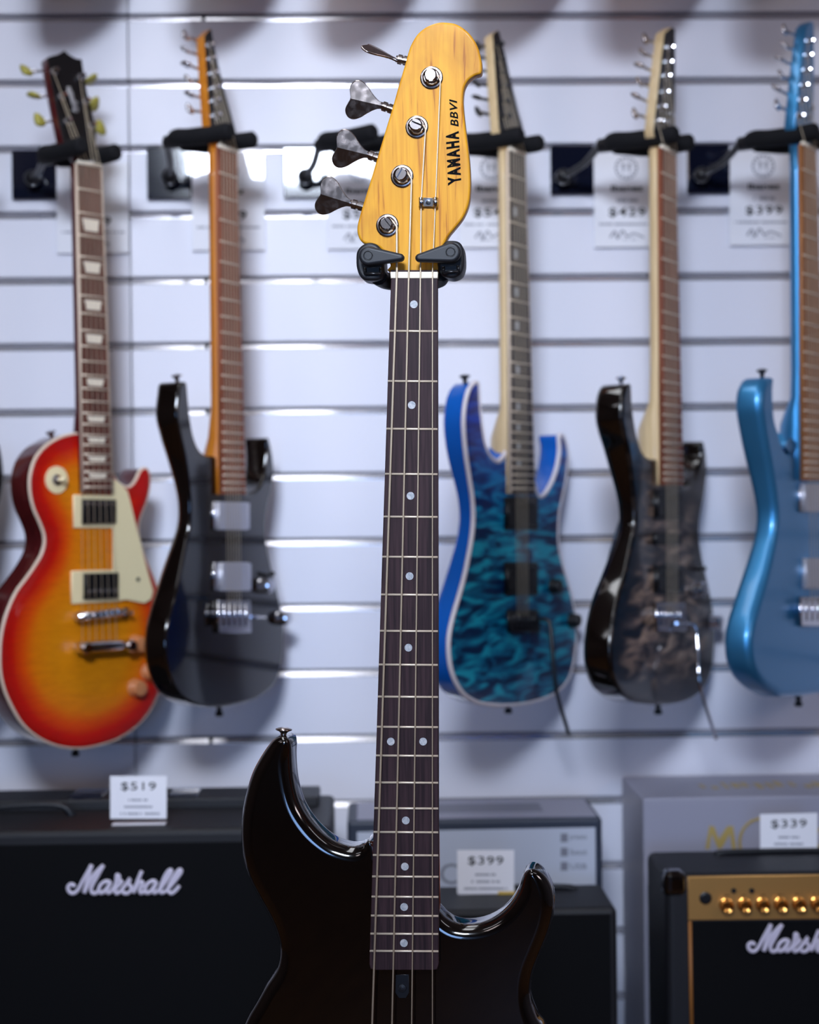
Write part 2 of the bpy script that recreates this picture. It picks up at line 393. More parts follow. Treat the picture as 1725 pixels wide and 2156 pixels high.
# aluminium inserts: a sloping lower lip in every groove, broken at the joints
jx = [XL, seam - .0011, seam + .0011, at(437, 862, DW).x - .003, at(437, 862, DW).x + .003, 2.05, 2.054, XR]
for i, zc in enumerate(zs):
    mb = MB()
    for a, b in ((jx[0], jx[1]), (jx[2], jx[3]), (jx[4], jx[5]), (jx[6], jx[7])):
        pr = [(DW - .0006, zc - .0082), (DW - .0006, zc - .0074), (DW + .0050, zc + .0020), (DW + .0065, zc + .0020), (DW + .0065, zc - .0082)]
        n = len(pr); vs = [(a, y, z) for y, z in pr] + [(b, y, z) for y, z in pr]
        mb.add(vs, [(j, (j + 1) % n, n + (j + 1) % n, n + j) for j in range(n)] + [tuple(range(n))[::-1], tuple(range(n, 2 * n))], False)
    struct(mb, 'trim_%d' % (i + 1), M['alu'])

# ceiling panels
for i, (x, y, sx, sy, es, c) in enumerate(PANEL_PENDANT):
    z = 2.95
    lab = ['narrow white light panel hanging above the slat wall', 'wide white light panel over the shop floor near the front',
           'long white light panel hanging over the right aisle', 'long white light panel hanging over the left aisle'][i]
    r = empty('pendant_light', (x, y, z), lab, 'ceiling light')
    MB().box((x - sx / 2, y - sy / 2, z), (x + sx / 2, y + sy / 2, z + .03)).build('housing', M['ceil'], r)
    e = mat('panel_glow_%d' % i, (1, 1, 1, 1), .5, emit=(*c, 1), es=es)
    MB().box((x - sx / 2 + .01, y - sy / 2 + .01, z - .004), (x + sx / 2 - .01, y + sy / 2 - .01, z - .0005)).build('diffuser', e, r)
    for s in (-1, 1):
        MB().tube([(x + s * sx * .4, y, z + .03), (x + s * sx * .4, y, H)], .002, 6).build('cable', M['blackmetal'], r)

# ------------------------------------------------------------------ guitar building blocks
def sub(o, label): o['label'] = label; return o
def neck(root, P, nl, nr, el, er, nf, boardmat, neckmat, inlay, strings_end, frets=True, bf=.006, tn=.020, bind=None, heel=None, sw=.0006, dark=None):
    """nl, nr, el, er: photo corners of the fretboard (nut left/right, end left/right)"""
    a, b, c, d = [P.uv(*q, bf) for q in (nl, nr, el, er)]
    # even the nut and end lines: perpendicular to the neck axis
    vt = (a[1] + b[1]) / 2; vb = (c[1] + d[1]) / 2
    def lr(v):
        t = (v - vt) / (vb - vt); return a[0] + (c[0] - a[0]) * t, b[0] + (d[0] - b[0]) * t
    L, Rr = lr(vt); L2, R2 = lr(vb)
    brd = slab(P, [(L, vt), (Rr, vt), (R2, vb), (L2, vb)], bf, .006, r=.0012, K=2, closed_smooth=False).build('fretboard', boardmat, root)
    if bind:
        e = MB()
        for x0, x1 in ((L, L2), (Rr, R2)): e.tube([P.w(x0, vt, bf - .002), P.w(x1, vb, bf - .002)], .0022, 6)
        e.build('neck_binding', bind, root)
    # neck shaft: half-oval lofted behind the board
    mb = MB(); vs = []; st = 12; seg = 10; hv = heel if heel is not None else vb
    for i in range(st + 1):
        v = vt + (vb - vt) * i / st; l, r_ = lr(v); cx = (l + r_) / 2; hw = (r_ - l) / 2
        dep = tn * (1 + .15 * i / st)
        if v < hv + .05: dep += .022 * min(1, max(0, (hv + .05 - v) / .05)) ** 1.5
        for k in range(seg + 1):
            an = PI * k / seg; vs.append(P.w(cx - hw * math.cos(an), v, bf - .006 - dep * math.sin(an) ** .7))
    s1 = seg + 1
    fs = [(i * s1 + k, i * s1 + k + 1, (i + 1) * s1 + k + 1, (i + 1) * s1 + k) for i in range(st) for k in range(seg)]
    fs += [(i * s1, (i + 1) * s1, (i + 1) * s1 + seg, i * s1 + seg) for i in range(st)]
    fs += [tuple(range(s1)), tuple(st * s1 + k for k in range(s1))]
    mb.add(vs, fs, True); mb.build('neck', neckmat, root)
    Lb = (vt - vb) * .985; sc = Lb / (1 - 2 ** (-nf / 12)); pos = [0] + [sc * (1 - 2 ** (-k / 12)) for k in range(1, nf + 1)]
    MB().tube([P.w(L + .0005, vt + .0015, bf + .0002), P.w(Rr - .0005, vt + .0015, bf + .0002)], .0026, 8).build('nut', M['bone'], root)
    for k in range(1, nf + 1):
        v = vt - pos[k]; l, r_ = lr(v)
        MB().tube([P.w(l + .001, v, bf), P.w(r_ - .001, v, bf)], .0012, 6).build('fret', M['fret'], brd)
    for k in (3, 5, 7, 9, 12, 15, 17, 19, 21):
        if k > nf: continue
        v0, v1 = vt - pos[k - 1], vt - pos[k]; vm = (v0 + v1) / 2; l, r_ = lr(vm); cx = (l + r_) / 2; hw = (r_ - l) / 2
        if inlay == 'trap':
            h = min((v0 - v1) * .27, .0095)
            slab(P, [(cx - hw * .66, vm + h), (cx + hw * .66, vm + h), (cx + hw * .5, vm - h), (cx - hw * .5, vm - h)], bf + .0006, .001, r=.0002, K=1, closed_smooth=False).build('inlay', M['bone'], brd)
        elif inlay == 'dot':
            for dx in ((-.4, .4) if k == 12 else (0,)):
                MB().lathe(P.w(cx + dx * hw, vm, bf - .0005), P.n, [(.003, 0), (.003, .0012)], 12).build('inlay', M['pearl'], brd)
        elif inlay == 'block':
            h = min((v0 - v1) * .3, .006)
            slab(P, [(cx - hw * .5, vm + h), (cx - hw * .2, vm + h), (cx - hw * .2, vm - h), (cx - hw * .5, vm - h)], bf + .0006, .001, r=.0002, K=1, closed_smooth=False).build('inlay', M['pearl'], brd)
    return dict(vt=vt, vb=vb, lr=lr, bf=bf, board=brd)
def strings(root, P, nk, bridge_l, bridge_r, boff, heads, HP, hoff, n=6, rad=.0006):
    l, r_ = nk['lr'](nk['vt']); bl, br = P.uv(*bridge_l, boff), P.uv(*bridge_r, boff)
    for i in range(n):
        t = (i + .5) / n; t = .1 + .8 * i / (n - 1)
        a = P.w(l + (r_ - l) * t, nk['vt'], nk['bf'] + .003); t2 = i / (n - 1)
        b = P.w(bl[0] + (br[0] - bl[0]) * t2, bl[1] + (br[1] - bl[1]) * t2, boff)
        pts = [b, a]
        if heads: pts.append(HP.p(*heads[i], hoff))
        MB().tube(pts, rad, 6).build('string', M['string'], root)
def tuners(root, HP, posts, keys, hf, th, keymat, postmat, kr=(.0085, .006), side=1, shaft_from=None):
    for i, ((px, py), (kx, ky)) in enumerate(zip(posts, keys)):
        c = HP.p(px, py, hf)
        t = MB().lathe(c, HP.n, [(.0055, 0), (.0055, .0015), (.0035, .002), (.0032, .009), (.0036, .0095), (.003, .011)], 14).build('tuning_machine', postmat, root)
        k = HP.p(kx, ky, hf - th - .004); ax = (k - c); ax = (ax - HP.n * ax.dot(HP.n)).normalized(); wv = ax.cross(HP.n).normalized()
        b = HP.p(px, py, hf - th - .004)
        MB().tube([b, k], .0022, 8).build('tuner_shaft', postmat, t)
        an = [0.2, 1.1, .5, 1.3, .8, .1][i % 6]; fl = (HP.n * math.cos(an) + wv * math.sin(an)).normalized()
        prof = [(-.008, .002), (-.0065, .0042), (-.003, .0065), (0, .0078), (.004, .0085), (.007, .0078), (.0085, .005), (.009, .001)]
        MB().tube([k + ax * h * kr[0] / .0085 for h, _ in prof], [r * kr[1] / .006 for _, r in prof], 12, flat=(fl, .38)).build('tuner_key', keymat, t)
def button(root, P, px, py, off, m, axis):
    c = P.p(px, py, off)
    MB().lathe(c - axis * .006, axis, [(.003, -.006), (.003, .003), (.0045, .006), (.0075, .0075), (.0075, .0095), (.003, .011)], 16).build('strap_button', m, root)
def pickup(root, P, quad, f, cover, ring=None, ringquad=None, poles=None, nm='pickup'):
    if ringquad: rg = px_slab(P, ringquad, f + .003, .004, r=.001, K=2, closed_smooth=False)
    o = px_slab(P, quad, f + .008, .008, r=.0015, K=3, closed_smooth=False).build(nm, cover, root)
    if ringquad: rg.build('pickup_ring', ring, o)
    if poles:
        (x0, y0), (x1, y1), pm = poles
        for k in range(6):
            t = k / 5; MB().lathe(P.p(x0 + (x1 - x0) * t, y0 + (y1 - y0) * t, f + .0078), P.n, [(.0024, 0), (.0024, .0012), (.001, .002)], 10).build('pole_piece', pm, o)
    return o
def knob(root, P, px, py, f, r, h, m, nm='control_knob'):
    return MB().lathe(P.p(px, py, f), P.n, [(r * 1.05, 0), (r, h * .15), (r * .86, h * .85), (r * .75, h), (.0005, h * 1.02)], 20).build(nm, m, root)
def binding_tube(root, P, mb, off, rad, m, arc=None):
    A = mb.A; pts = [P.w(a[0], a[1], off) for a in A]; pts.append(pts[0]); pts.append(pts[1])
    MB().tube(pts, rad, 6).build('binding', m, root)
def peg(root, P, px, py, off):
    c = P.p(px, py, off); MB().lathe(c, (0, 0, -1), [(.0045, -.012), (.0045, 0), (.003, .002), (.006, .006), (.006, .010), (.002, .0115)], 14).build('strap_button', M['peg'], root)

def hanger(P, v, plate, ball, label, yoke_w=.030, group='black guitar hangers along the slat wall', nb=-.075, nf=.026):
    """U-shaped yoke on a wall arm; P the plane of the guitar it carries, v height of its prongs on that plane"""
    x0, y0, x1, y1 = plate
    c0 = at((x0 + x1) / 2, (y0 + y1) / 2, DW)
    r = empty('guitar_hanger', at((x0 + x1) / 2, y1, DW), label, 'guitar hanger', group)
    a = at(x0, y1, DW - .008); b = at(x1, y0, DW - .008)
    MB().rbox((a.x, DW - .008, a.z), (b.x, DW - .0008, b.z), .0015, 2).build('wall_plate', M['navyplate'], r)
    J = P.w(-.002, v + .004, nb - .022)                      # joint behind the yoke
    # prongs: thick foam sleeves
    for s in (-1, 1):
        pts = crv([P.w(s * .006, v + .004, nb - .012), P.w(s * yoke_w * .75, v + .004, nb + .002), P.w(s * yoke_w, v, nb + .03), P.w(s * yoke_w, v, nf - .03), P.w(s * yoke_w * 1.02, v + .001, nf)], 5)
        n = len(pts); rr = [.0125] * n; rr[0] = .009; rr[1] = .0115; rr[-1] = .008; rr[-2] = .012
        MB().tube(pts, rr, 14, flat=(P.n.cross(P.v).normalized(), .9)).build('foam_prong', M['foam'], r)
    MB().lathe(J, P.n, [(.006, -.012), (.0105, -.008), (.0105, .012), (.008, .014)], 14).build('swivel_joint', M['blackmetal'], r)
    bl = at(*ball, DW - .030)
    MB().tube(crv([J - P.n * .008, (J + bl) / 2 + Vector((0, 0, -.004)), bl], 5), .0055, 10).build('arm', M['blackmetal'], r)
    s_ = MB(); s_.lathe(bl, (0, -1, 0), [(.003, -.0125), (.009, -.009), (.0125, -.002), (.0125, .003), (.009, .009), (.003, .0125)], 18, sharp=False)
    s_.tube([bl, Vector((bl.x, DW - .008, bl.z))], .007, 10); s_.build('ball_mount', M['blackmetal'], r)
    return r

def guitar(label, cat, name, P, outline, f, t, r, bodymat, rb=.008, **k):
    low = max(outline, key=lambda q: q[1]); base = P.p(low[0], low[1], f - t / 2)
    root = empty(name, base, label, cat)
    mb = px_slab(P, outline, f, t, r=r, rb=rb, step=.004, **k)
    mb.build('body', bodymat, root); return root, mb

YG = DW - .20
# ------------------------------------------------------------------ les-paul-shaped sunburst guitar
P = PL(at(188, 345, YG), 47); HP = PL(P.w(0, 0, 0), 47, 15)
out = Z([(510, 105), (440, 108), (370, 130), (290, 180), (230, 250), (200, 330), (190, 410), (198, 500), (220, 580), (255, 660), (280, 730), (283, 790), (265, 860), (225, 930), (170, 1010), (110, 1090), (65, 1180), (30, 1280), (8, 1400), (3, 1520), (10, 1620), (35, 1720), (80, 1820), (140, 1920), (220, 1995), (320, 2050), (420, 2075), (520, 2078), (620, 2060), (740, 2020), (850, 1950), (940, 1850), (1000, 1730), (1040, 1600), (1055, 1480), (1050, 1350), (1035, 1230), (1005, 1110), (960, 990), (915, 880), (880, 770), (870, 690), (885, 620), (920, 530), (942, 440), (945, 370), (930, 325), (905, 320), (880, 345), (860, 390), (830, 430), (795, 440), (760, 420), (730, 390), (690, 300), (600, 160)], 0, 880, 2.994)
low = at(160, 1573, YG)
root = empty('electric_guitar', P.p(160, 1574, -.03), 'cherry sunburst single-cutaway electric guitar with cream pickguard, leftmost full guitar on the wall', 'guitar')
fB = -.006
mbk = px_slab(P, out, fB, .050, r=.002, rb=.006, step=.005); mbk.build('body', M['cherry'], root)
LPq = [P.uv(x, y, fB) for x, y in out]
top = slab(P, LPq, fB + .0012, .0045, r=.0015, rb=.0005, K=2, step=.005, cdt=.007, edgeatt=True); tp = top.build('carved_top', M['burst'], root)
binding_tube(root, P, mbk, fB - .0015, .0026, M['binding'])
nk = neck(root, P, (162, 343), (214, 352), (176.5, 1036), (238, 1036), 22, M['rosered'], M['cherry'], 'trap', None, bind=M['binding'], tn=.021, heel=P.uv(200, 950, 0)[1], bf=.006)
# headstock
z7 = lambda q: Z(q, 0, 80, 5.75)
hs = z7([(570, 240), (620, 218), (700, 200), (745, 175), (780, 150), (825, 190), (870, 222), (930, 250), (990, 255), (1010, 400), (1050, 640), (1090, 800), (1130, 970), (1165, 1150), (1160, 1280), (1200, 1480), (960, 1480), (900, 1400), (790, 1290), (760, 1220), (700, 960), (640, 650), (595, 400)])
h = slab(HP, [HP.uv(x, y, 0) for x, y in hs], 0, .0155, r=.001, K=2, closed_smooth=False); hd = h.build('headstock', M['cherry'], root)
slab(HP, [HP.uv(x, y, .0012) for x, y in hs], .0012, .0011, r=.0004, K=1, closed_smooth=False).build('headstock_face', M['headblack'], hd)
for sx, sy, ex, ey, w_ in ((830, 590, 930, 900, .004), (810, 640, 890, 680, .003), (860, 760, 940, 790, .003), (880, 880, 950, 850, .0025)):
    a, b = z7([(sx, sy), (ex, ey)]); MB().tube([HP.p(*a, .0014), HP.p(*b, .0014)], w_, 8, flat=(HP.n, .15)).build('logo_inlay', M['silverink'], hd)
posts = z7([(805, 1015), (735, 715), (645, 410), (970, 480), (1030, 775), (1100, 1070)])
keys = z7([(490, 1000), (425, 700), (330, 400), (1090, 505), (1130, 805), (1200, 1090)])
tuners(root, HP, posts, keys, .0012, .0155, M['keypearl'], M['chrome'], kr=(.0095, .0085))
z1 = lambda q: Z(q, 0, 880, 2.994)
fT = fB + .0012
pg = z1([(715, 385), (740, 400), (770, 425), (805, 460), (822, 520), (850, 640), (885, 780), (920, 920), (950, 1030), (968, 1090), (955, 1140), (915, 1168), (860, 1158), (800, 1145), (760, 1150), (712, 1100), (712, 700), (712, 500)])
pgo = slab(P, [P.uv(x, y, fT + .004) for x, y in pg], fT + .004, .002, r=.0006, K=2, closed_smooth=False).build('pickguard', M['cream'], root)
MB().lathe(P.p(*z1([(870, 1018)])[0], fT + .004), P.n, [(.003, 0), (.003, .001)], 12).build('screw', M['peg'], pgo)
pickup(root, P, z1([(527, 512), (735, 515), (735, 665), (527, 668)]), fT, M['blackplastic'], M['cream'], z1([(468, 485), (745, 488), (745, 695), (468, 692)]), (z1([(545, 540)])[0], z1([(712, 543)])[0], M['chrome']))
pickup(root, P, z1([(540, 980), (750, 975), (750, 1135), (540, 1145)]), fT, M['blackplastic'], M['cream'], z1([(455, 965), (760, 955), (762, 1155), (455, 1172)]), (z1([(560, 1095)])[0], z1([(728, 1088)])[0], M['chrome']))
a, b = z1([(485, 1255), (780, 1225)])
br = MB().tube([P.p(*a, fT + .012), P.p(*b, fT + .012)], .0058, 12).build('bridge', M['chrome'], root)
for k in range(6):
    q = z1([(565 + k * 36, 1245 - k * 5)])[0]; c = P.p(*q, fT + .016); MB().rbox(c - Vector((.0022, .003, .0045)), c + Vector((.0022, .003, .0045)), .0008, 1).build('saddle', M['nickel'], br)
for q in (a, b): MB().lathe(P.p(*q, fT), P.n, [(.0075, 0), (.0075, .004), (.003, .005), (.003, .018), (.001, .019)], 14).build('bridge_post', M['chrome'], br)
a, b = z1([(490, 1447), (772, 1432)])
tpc = MB().tube([P.p(*a, fT + .012), P.p(a[0] + 9, a[1], fT + .013), P.p(b[0] - 9, b[1], fT + .013), P.p(*b, fT + .012)], [.0085, .0105, .0105, .0085], 14, flat=(P.v, .8)).build('tailpiece', M['chrome'], root)
for q in (a, b): MB().lathe(P.p(*q, fT), P.n, [(.009, 0), (.009, .022), (.007, .025), (.001, .0255)], 16).build('stud', M['chrome'], tpc)
for q in [(853, 1425), (850, 1700), (935, 1600)]:
    kk = z1([q])[0]; ko = MB().lathe(P.p(*kk, fT), P.n, [(.0135, 0), (.0125, .004), (.0115, .012), (.0105, .015), (.001, .016)], 22).build('control_knob', M['amberknob'], root)
q = z1([(355, 390)])[0]
sw = MB().lathe(P.p(*q, fT), P.n, [(.019, 0), (.019, .0016), (.007, .0018)], 30).build('selector_plate', M['cream'], root)
MB().lathe(P.p(*q, fT + .0016), P.n, [(.0085, 0), (.0075, .003), (.003, .004), (.003, .006)], 18).build('nut_ring', M['chrome'], sw)
MB().tube([P.p(*q, fT + .004), P.p(*z1([(415, 385)])[0], fT + .016)], [.002, .0042], 10).build('selector_tip', M['cream'], sw)
button(root, P, *z1([(322, 100)])[0], fB - .022, M['chrome'], (P.v * .93 - P.u * .3).normalized())
peg(root, P, *z1([(475, 2085)])[0], fB - .025)
strings(root, P, nk, z1([(520, 1430)])[0], z1([(735, 1425)])[0], fT + .018, posts, HP, .009, rad=.0004)
hanger(P, P.uv(180, 318, 0)[1], (25, 315, 118, 420), (68, 375), 'black hanger holding the sunburst guitar by its black headstock')

# ------------------------------------------------------------------ black double-cutaway
zA = lambda q: Z(q, 290, 770, 2.914)
zH = lambda q: Z(q, 340, 40, 7.1875)
def contour(P, a, b, f, slope, rmax=.03):
    """forearm contour: the top falls away beyond the line a-b (photo points)"""
    A, B = P.uv(*a, f), P.uv(*b, f); d = np.array(B) - np.array(A); d /= np.hypot(*d); nrm = np.array([d[1], -d[0]])
    def g(u, v):
        s = (u - A[0]) * nrm[0] + (v - A[1]) * nrm[1]; s = -s
        return min(rmax, max(0, s) * slope) if s < .01 else min(rmax, s * slope)
    return g
P = PL(at(481, 312, YG), 61); HP = PL(P.w(0, 0, 0), 61, 11)
outA = zA([(262, 112), (246, 200), (240, 310), (262, 430), (290, 560), (310, 700), (322, 850), (318, 980), (300, 1080), (270, 1230), (238, 1380), (205, 1500), (180, 1610), (172, 1740), (190, 1870), (235, 1985), (310, 2060), (400, 2092), (500, 2097), (600, 2085), (720, 2050), (810, 1990), (860, 1920), (890, 1800), (900, 1650), (895, 1550), (870, 1430), (840, 1300), (810, 1180), (790, 1060), (788, 960), (800, 860), (822, 770), (838, 670), (835, 580), (822, 500), (805, 445), (796, 450), (793, 550), (775, 680), (740, 755), (690, 790), (655, 770), (560, 640), (490, 560), (430, 550), (385, 520), (352, 450), (330, 350), (315, 220), (305, 110), (285, 98)])
arm = None
root, mbk = guitar('glossy black double-cutaway electric guitar with satin silver pickups hanging beside the sunburst guitar', 'guitar', 'electric_guitar', P, outA, -.004, .040, .004, M['black_gloss'], rb=.010, K=5,
                   back=lambda u, v: .016 * math.exp(-((u - P.uv(*zA([(320, 900)])[0])[0]) ** 2 + (v - P.uv(*zA([(320, 900)])[0])[1]) ** 2) / .07 ** 2))
fB = -.004
nk = neck(root, P, (460, 312), (500, 318), (468.5, 1041), (518, 1041), 24, M['rosewarm'], M['amberneck'], 'none', None, heel=P.uv(480, 960, 0)[1], bf=.006)
hs = zH([(655, 250), (745, 145), (760, 160), (790, 350), (850, 650), (960, 1100), (1040, 1380), (1100, 1600), (1180, 1930), (870, 1930), (790, 1750), (745, 1600), (700, 1000), (670, 500)])
hd = slab(HP, [HP.uv(x, y, 0) for x, y in hs], 0, .015, r=.001, K=2, closed_smooth=False).build('headstock', M['amberneck'], root)
slab(HP, [HP.uv(x, y, .001) for x, y in hs], .001, .0009, r=.0003, K=1, closed_smooth=False).build('headstock_face', M['headblack'], hd)
posts = zH([(800, 1465), (790, 1245), (790, 1050), (765, 830), (740, 610), (720, 405)]); keys = zH([(440, 1370), (440, 1150), (420, 925), (390, 695), (372, 480), (375, 260)])
tuners(root, HP, posts, keys, .001, .014, M['chrome'], M['chrome'])
pickup(root, P, zA([(500, 835), (675, 838), (675, 1008), (502, 1008)]), fB, M['satin'], M['chrome'], zA([(468, 835), (690, 840), (690, 1005), (468, 1005)]))
pickup(root, P, zA([(520, 1207), (687, 1207), (687, 1382), (520, 1382)]), fB, M['satin'], M['chrome'], zA([(470, 1207), (700, 1210), (700, 1380), (470, 1380)]))
def strat_bridge(P, quad, fB, m, n=6):
    b = px_slab(P, quad, fB + .006, .006, r=.001, K=2, closed_smooth=False).build('bridge', m, root)
    (x0, y0), (x1, y1), (x2, y2), (x3, y3) = quad
    for k in range(n):
        t = (k + .5) / n; cx = x0 + (x1 - x0) * t; w_ = (x1 - x0) / n * .38; yt = y0 + (y3 - y0) * .12; yb = y0 + (y3 - y0) * .8
        px_slab(P, [(cx - w_, yt), (cx + w_, yt), (cx + w_, yb), (cx - w_, yb)], fB + .012, .006, r=.0008, K=1, closed_smooth=False).build('saddle', m, b)
    return b
strat_bridge(P, zA([(495, 1440), (695, 1440), (700, 1640), (500, 1640)]), fB, M['chrome'])
knob(root, P, *zA([(765, 1350)])[0], fB, .0125, .016, M['chrome']); knob(root, P, *zA([(872, 1548)])[0], fB, .0115, .016, M['chrome'])
MB().tube([P.p(*zA([(800, 1290)])[0], fB), P.p(*zA([(830, 1275)])[0], fB + .014)], [.002, .0035], 8).build('selector_switch', M['blackplastic'], root)
MB().tube([P.p(*zA([(690, 1540)])[0], fB + .012), P.p(*zA([(780, 1545)])[0], fB + .008)], .0025, 8).build('tremolo_socket', M['chrome'], root)
button(root, P, *zA([(240, 72)])[0], fB - .012, M['chrome'], (P.v * .95 - P.u * .2).normalized())
strings(root, P, nk, zA([(553, 1500)])[0], zA([(632, 1500)])[0], fB + .016, posts, HP, .009, rad=.0004)
peg(root, P, *zA([(500, 2105)])[0], fB - .02)
hanger(P, P.uv(481, 290, 0)[1], (310, 308, 403, 420), (357, 373), 'black hanger holding the glossy black guitar beside the sunburst one')

# ------------------------------------------------------------------ blue quilted
zB = lambda q: Z(q, 910, 770, 2.694); zBh = lambda q: Z(q, 960, 40, 4.146)
P = PL(at(1088, 318, YG), 57); HP = PL(P.w(0, 0, 0), 57, 11)
outB = zB([(245, 97), (215, 130), (193, 200), (182, 300), (185, 400), (197, 520), (215, 640), (230, 740), (237, 850), (230, 960), (210, 1080), (185, 1200), (155, 1310), (120, 1430), (100, 1530), (97, 1620), (108, 1710), (135, 1790), (180, 1860), (250, 1905), (330, 1922), (430, 1925), (530, 1915), (640, 1885), (720, 1840), (775, 1770), (800, 1680), (815, 1560), (812, 1450), (800, 1360), (770, 1240), (735, 1120), (715, 1020), (712, 930), (720, 830), (740, 730), (760, 620), (768, 520), (760, 450), (742, 402), (722, 398), (725, 480), (712, 570), (690, 640), (660, 700), (630, 738), (600, 735), (570, 640), (500, 480), (440, 455), (410, 510), (375, 545), (335, 520), (300, 450), (280, 340), (268, 220), (262, 110)])
root = empty('electric_guitar', P.p(1070, 1484, -.03), 'electric guitar with a blue to teal quilted top and white binding, right of the bass', 'guitar')
mbk = px_slab(P, outB, fB, .036, r=.002, rb=.008, step=.004, back=lambda u, v: .010 * math.exp(-((u - P.uv(*zB([(235, 850)])[0])[0]) ** 2 + (v - P.uv(*zB([(235, 850)])[0])[1]) ** 2) / .07 ** 2)); mbk.build('body', M['bluebase'], root)
slab(P, [P.uv(x, y, fB) for x, y in outB], fB + .001, .003, r=.001, rb=.0004, K=2, step=.004, cdt=.012, edgeatt=True).build('quilted_top', M['bluequilt'], root)
binding_tube(root, P, mbk, fB - .001, .0034, M['whitebind'])
nk = neck(root, P, (1072, 318), (1106, 324), (1078, 1038), (1127, 1041), 24, M['ebony'], M['maple'], 'block', None, bind=M['binding'], heel=P.uv(1080, 930, 0)[1])
hs = zBh([(325, 135), (372, 95), (385, 130), (440, 350), (500, 620), (550, 820), (582, 930), (620, 1150), (470, 1150), (400, 1020), (380, 950), (350, 500)])
hd = slab(HP, [HP.uv(x, y, 0) for x, y in hs], 0, .015, r=.001, K=2, closed_smooth=False).build('headstock', M['maple'], root)
slab(HP, [HP.uv(x, y, .001) for x, y in hs], .001, .0009, r=.0003, K=1, closed_smooth=False).build('headstock_face', M['headblack'], hd)
posts = zBh([(418, 860), (412, 730), (400, 600), (388, 480), (375, 360), (362, 230)]); keys = zBh([(205, 815), (195, 690), (185, 565), (180, 440), (185, 330), (200, 240)])
tuners(root, HP, posts, keys, .001, .014, M['blackmetal'], M['blackmetal'])
fT = fB + .001
for y in (740, 1110):
    pickup(root, P, zB([(435, y + 25), (590, y + 25), (590, y + 170), (435, y + 170)]), fT, M['blackplastic'], M['blackplastic'], zB([(418, y + 5), (602, y + 5), (602, y + 190), (418, y + 190)]), (zB([(450, y + 60)])[0], zB([(570, y + 60)])[0], M['blackmetal']))
strat_bridge(P, zB([(440, 1385), (605, 1385), (615, 1510), (445, 1510)]), fT, M['blackmetal'])
knob(root, P, *zB([(682, 1250)])[0], fT, .0115, .014, M['blackplastic']); knob(root, P, *zB([(788, 1445)])[0], fT, .0115, .014, M['blackplastic'])
MB().tube(crv([P.p(*zB([q])[0], o) for q, o in (((610, 1440), fT + .010), ((650, 1445), fT + .018), ((672, 1480), fT + .024), ((690, 1700), fT + .032), ((712, 1870), fT + .036), ((778, 2095), fT + .040))], 6), .0028, 8).build('tremolo_arm', M['blackmetal'], root)
button(root, P, *zB([(186, 70)])[0], fB - .016, M['peg'], (P.v * .97 - P.u * .1).normalized())
strings(root, P, nk, zB([(485, 1420)])[0], zB([(545, 1420)])[0], fT + .016, posts, HP, .009, rad=.0004)
peg(root, P, *zB([(432, 1930)])[0], fB - .02)
hanger(P, P.uv(1088, 298, 0)[1], (872, 307, 962, 412), (925, 372), 'black hanger holding the blue quilted guitar, its left end behind the bass headstock')

# ------------------------------------------------------------------ grey-black quilted
zC = lambda q: Z(q, 1230, 770, 2.694); zCh = lambda q: Z(q, 1230, 40, 4.146)
P = PL(at(1408, 316, YG), 59); HP = PL(P.w(0, 0, -.004), 59, 0)
outC = zC([(238, 115), (220, 180), (214, 290), (228, 380), (250, 470), (270, 600), (284, 740), (290, 850), (283, 940), (260, 1060), (230, 1200), (200, 1300), (176, 1400), (160, 1500), (150, 1620), (162, 1740), (200, 1840), (262, 1895), (340, 1917), (440, 1925), (540, 1915), (630, 1880), (690, 1820), (725, 1730), (740, 1600), (745, 1500), (735, 1400), (710, 1260), (680, 1130), (660, 1020), (655, 920), (665, 830), (685, 720), (697, 600), (693, 510), (682, 440), (670, 436), (668, 520), (650, 600), (620, 660), (585, 688), (555, 670), (480, 560), (415, 530), (375, 525), (335, 490), (305, 410), (288, 330), (274, 220), (268, 112), (255, 104)])
pc = zC([(290, 860)])[0]
root = empty('electric_guitar', P.p(1390, 1483, -.03), 'black-sided electric guitar with a grey smoky quilted top and long tremolo arm', 'guitar')
slab(P, [P.uv(x, y, fB) for x, y in outC], fB, .042, r=.0042, rb=.010, K=5, step=.004, back=lambda u, v: .016 * math.exp(-((u - P.uv(*pc)[0]) ** 2 + (v - P.uv(*pc)[1]) ** 2) / .07 ** 2)).build('body', M['black_gloss'], root)
slab(P, [P.uv(x, y, fB) for x, y in outC], fB + .0006, .006, r=.0046, rb=.0004, K=4, step=.004, cdt=.008, edgeatt=True).build('quilted_top', M['greyquilt'], root)
nk = neck(root, P, (1392, 316), (1424, 320), (1397, 1019), (1440, 1023), 24, M['rosewarm'], M['maple'], 'none', None, heel=P.uv(1395, 905, 0)[1])
hs = zCh([(708, 122), (775, 70), (796, 92), (797, 500), (792, 1000), (805, 1120), (660, 1120), (620, 1030), (612, 970), (650, 620), (680, 350)])
hd = slab(HP, [HP.uv(x, y, 0) for x, y in hs], 0, .015, r=.001, K=2, closed_smooth=False).build('headstock', M['maple'], root)
slab(HP, [HP.uv(x, y, .001) for x, y in hs], .001, .0009, r=.0003, K=1, closed_smooth=False).build('headstock_face', M['headblack'], hd)
posts = zCh([(642, 895), (662, 770), (688, 640), (702, 500), (718, 380), (730, 250)]); keys = zCh([(450, 830), (462, 680), (488, 555), (490, 410), (520, 300), (540, 180)])
tuners(root, HP, posts, keys, .001, .014, M['nickel'], M['chrome'])
for q in ((755, 835), (730, 905)): MB().lathe(HP.p(*zCh([q])[0], .001), HP.n, [(.006, 0), (.006, .004), (.002, .006)], 12).build('string_tree', M['chrome'], hd)
fT = fB + .0006
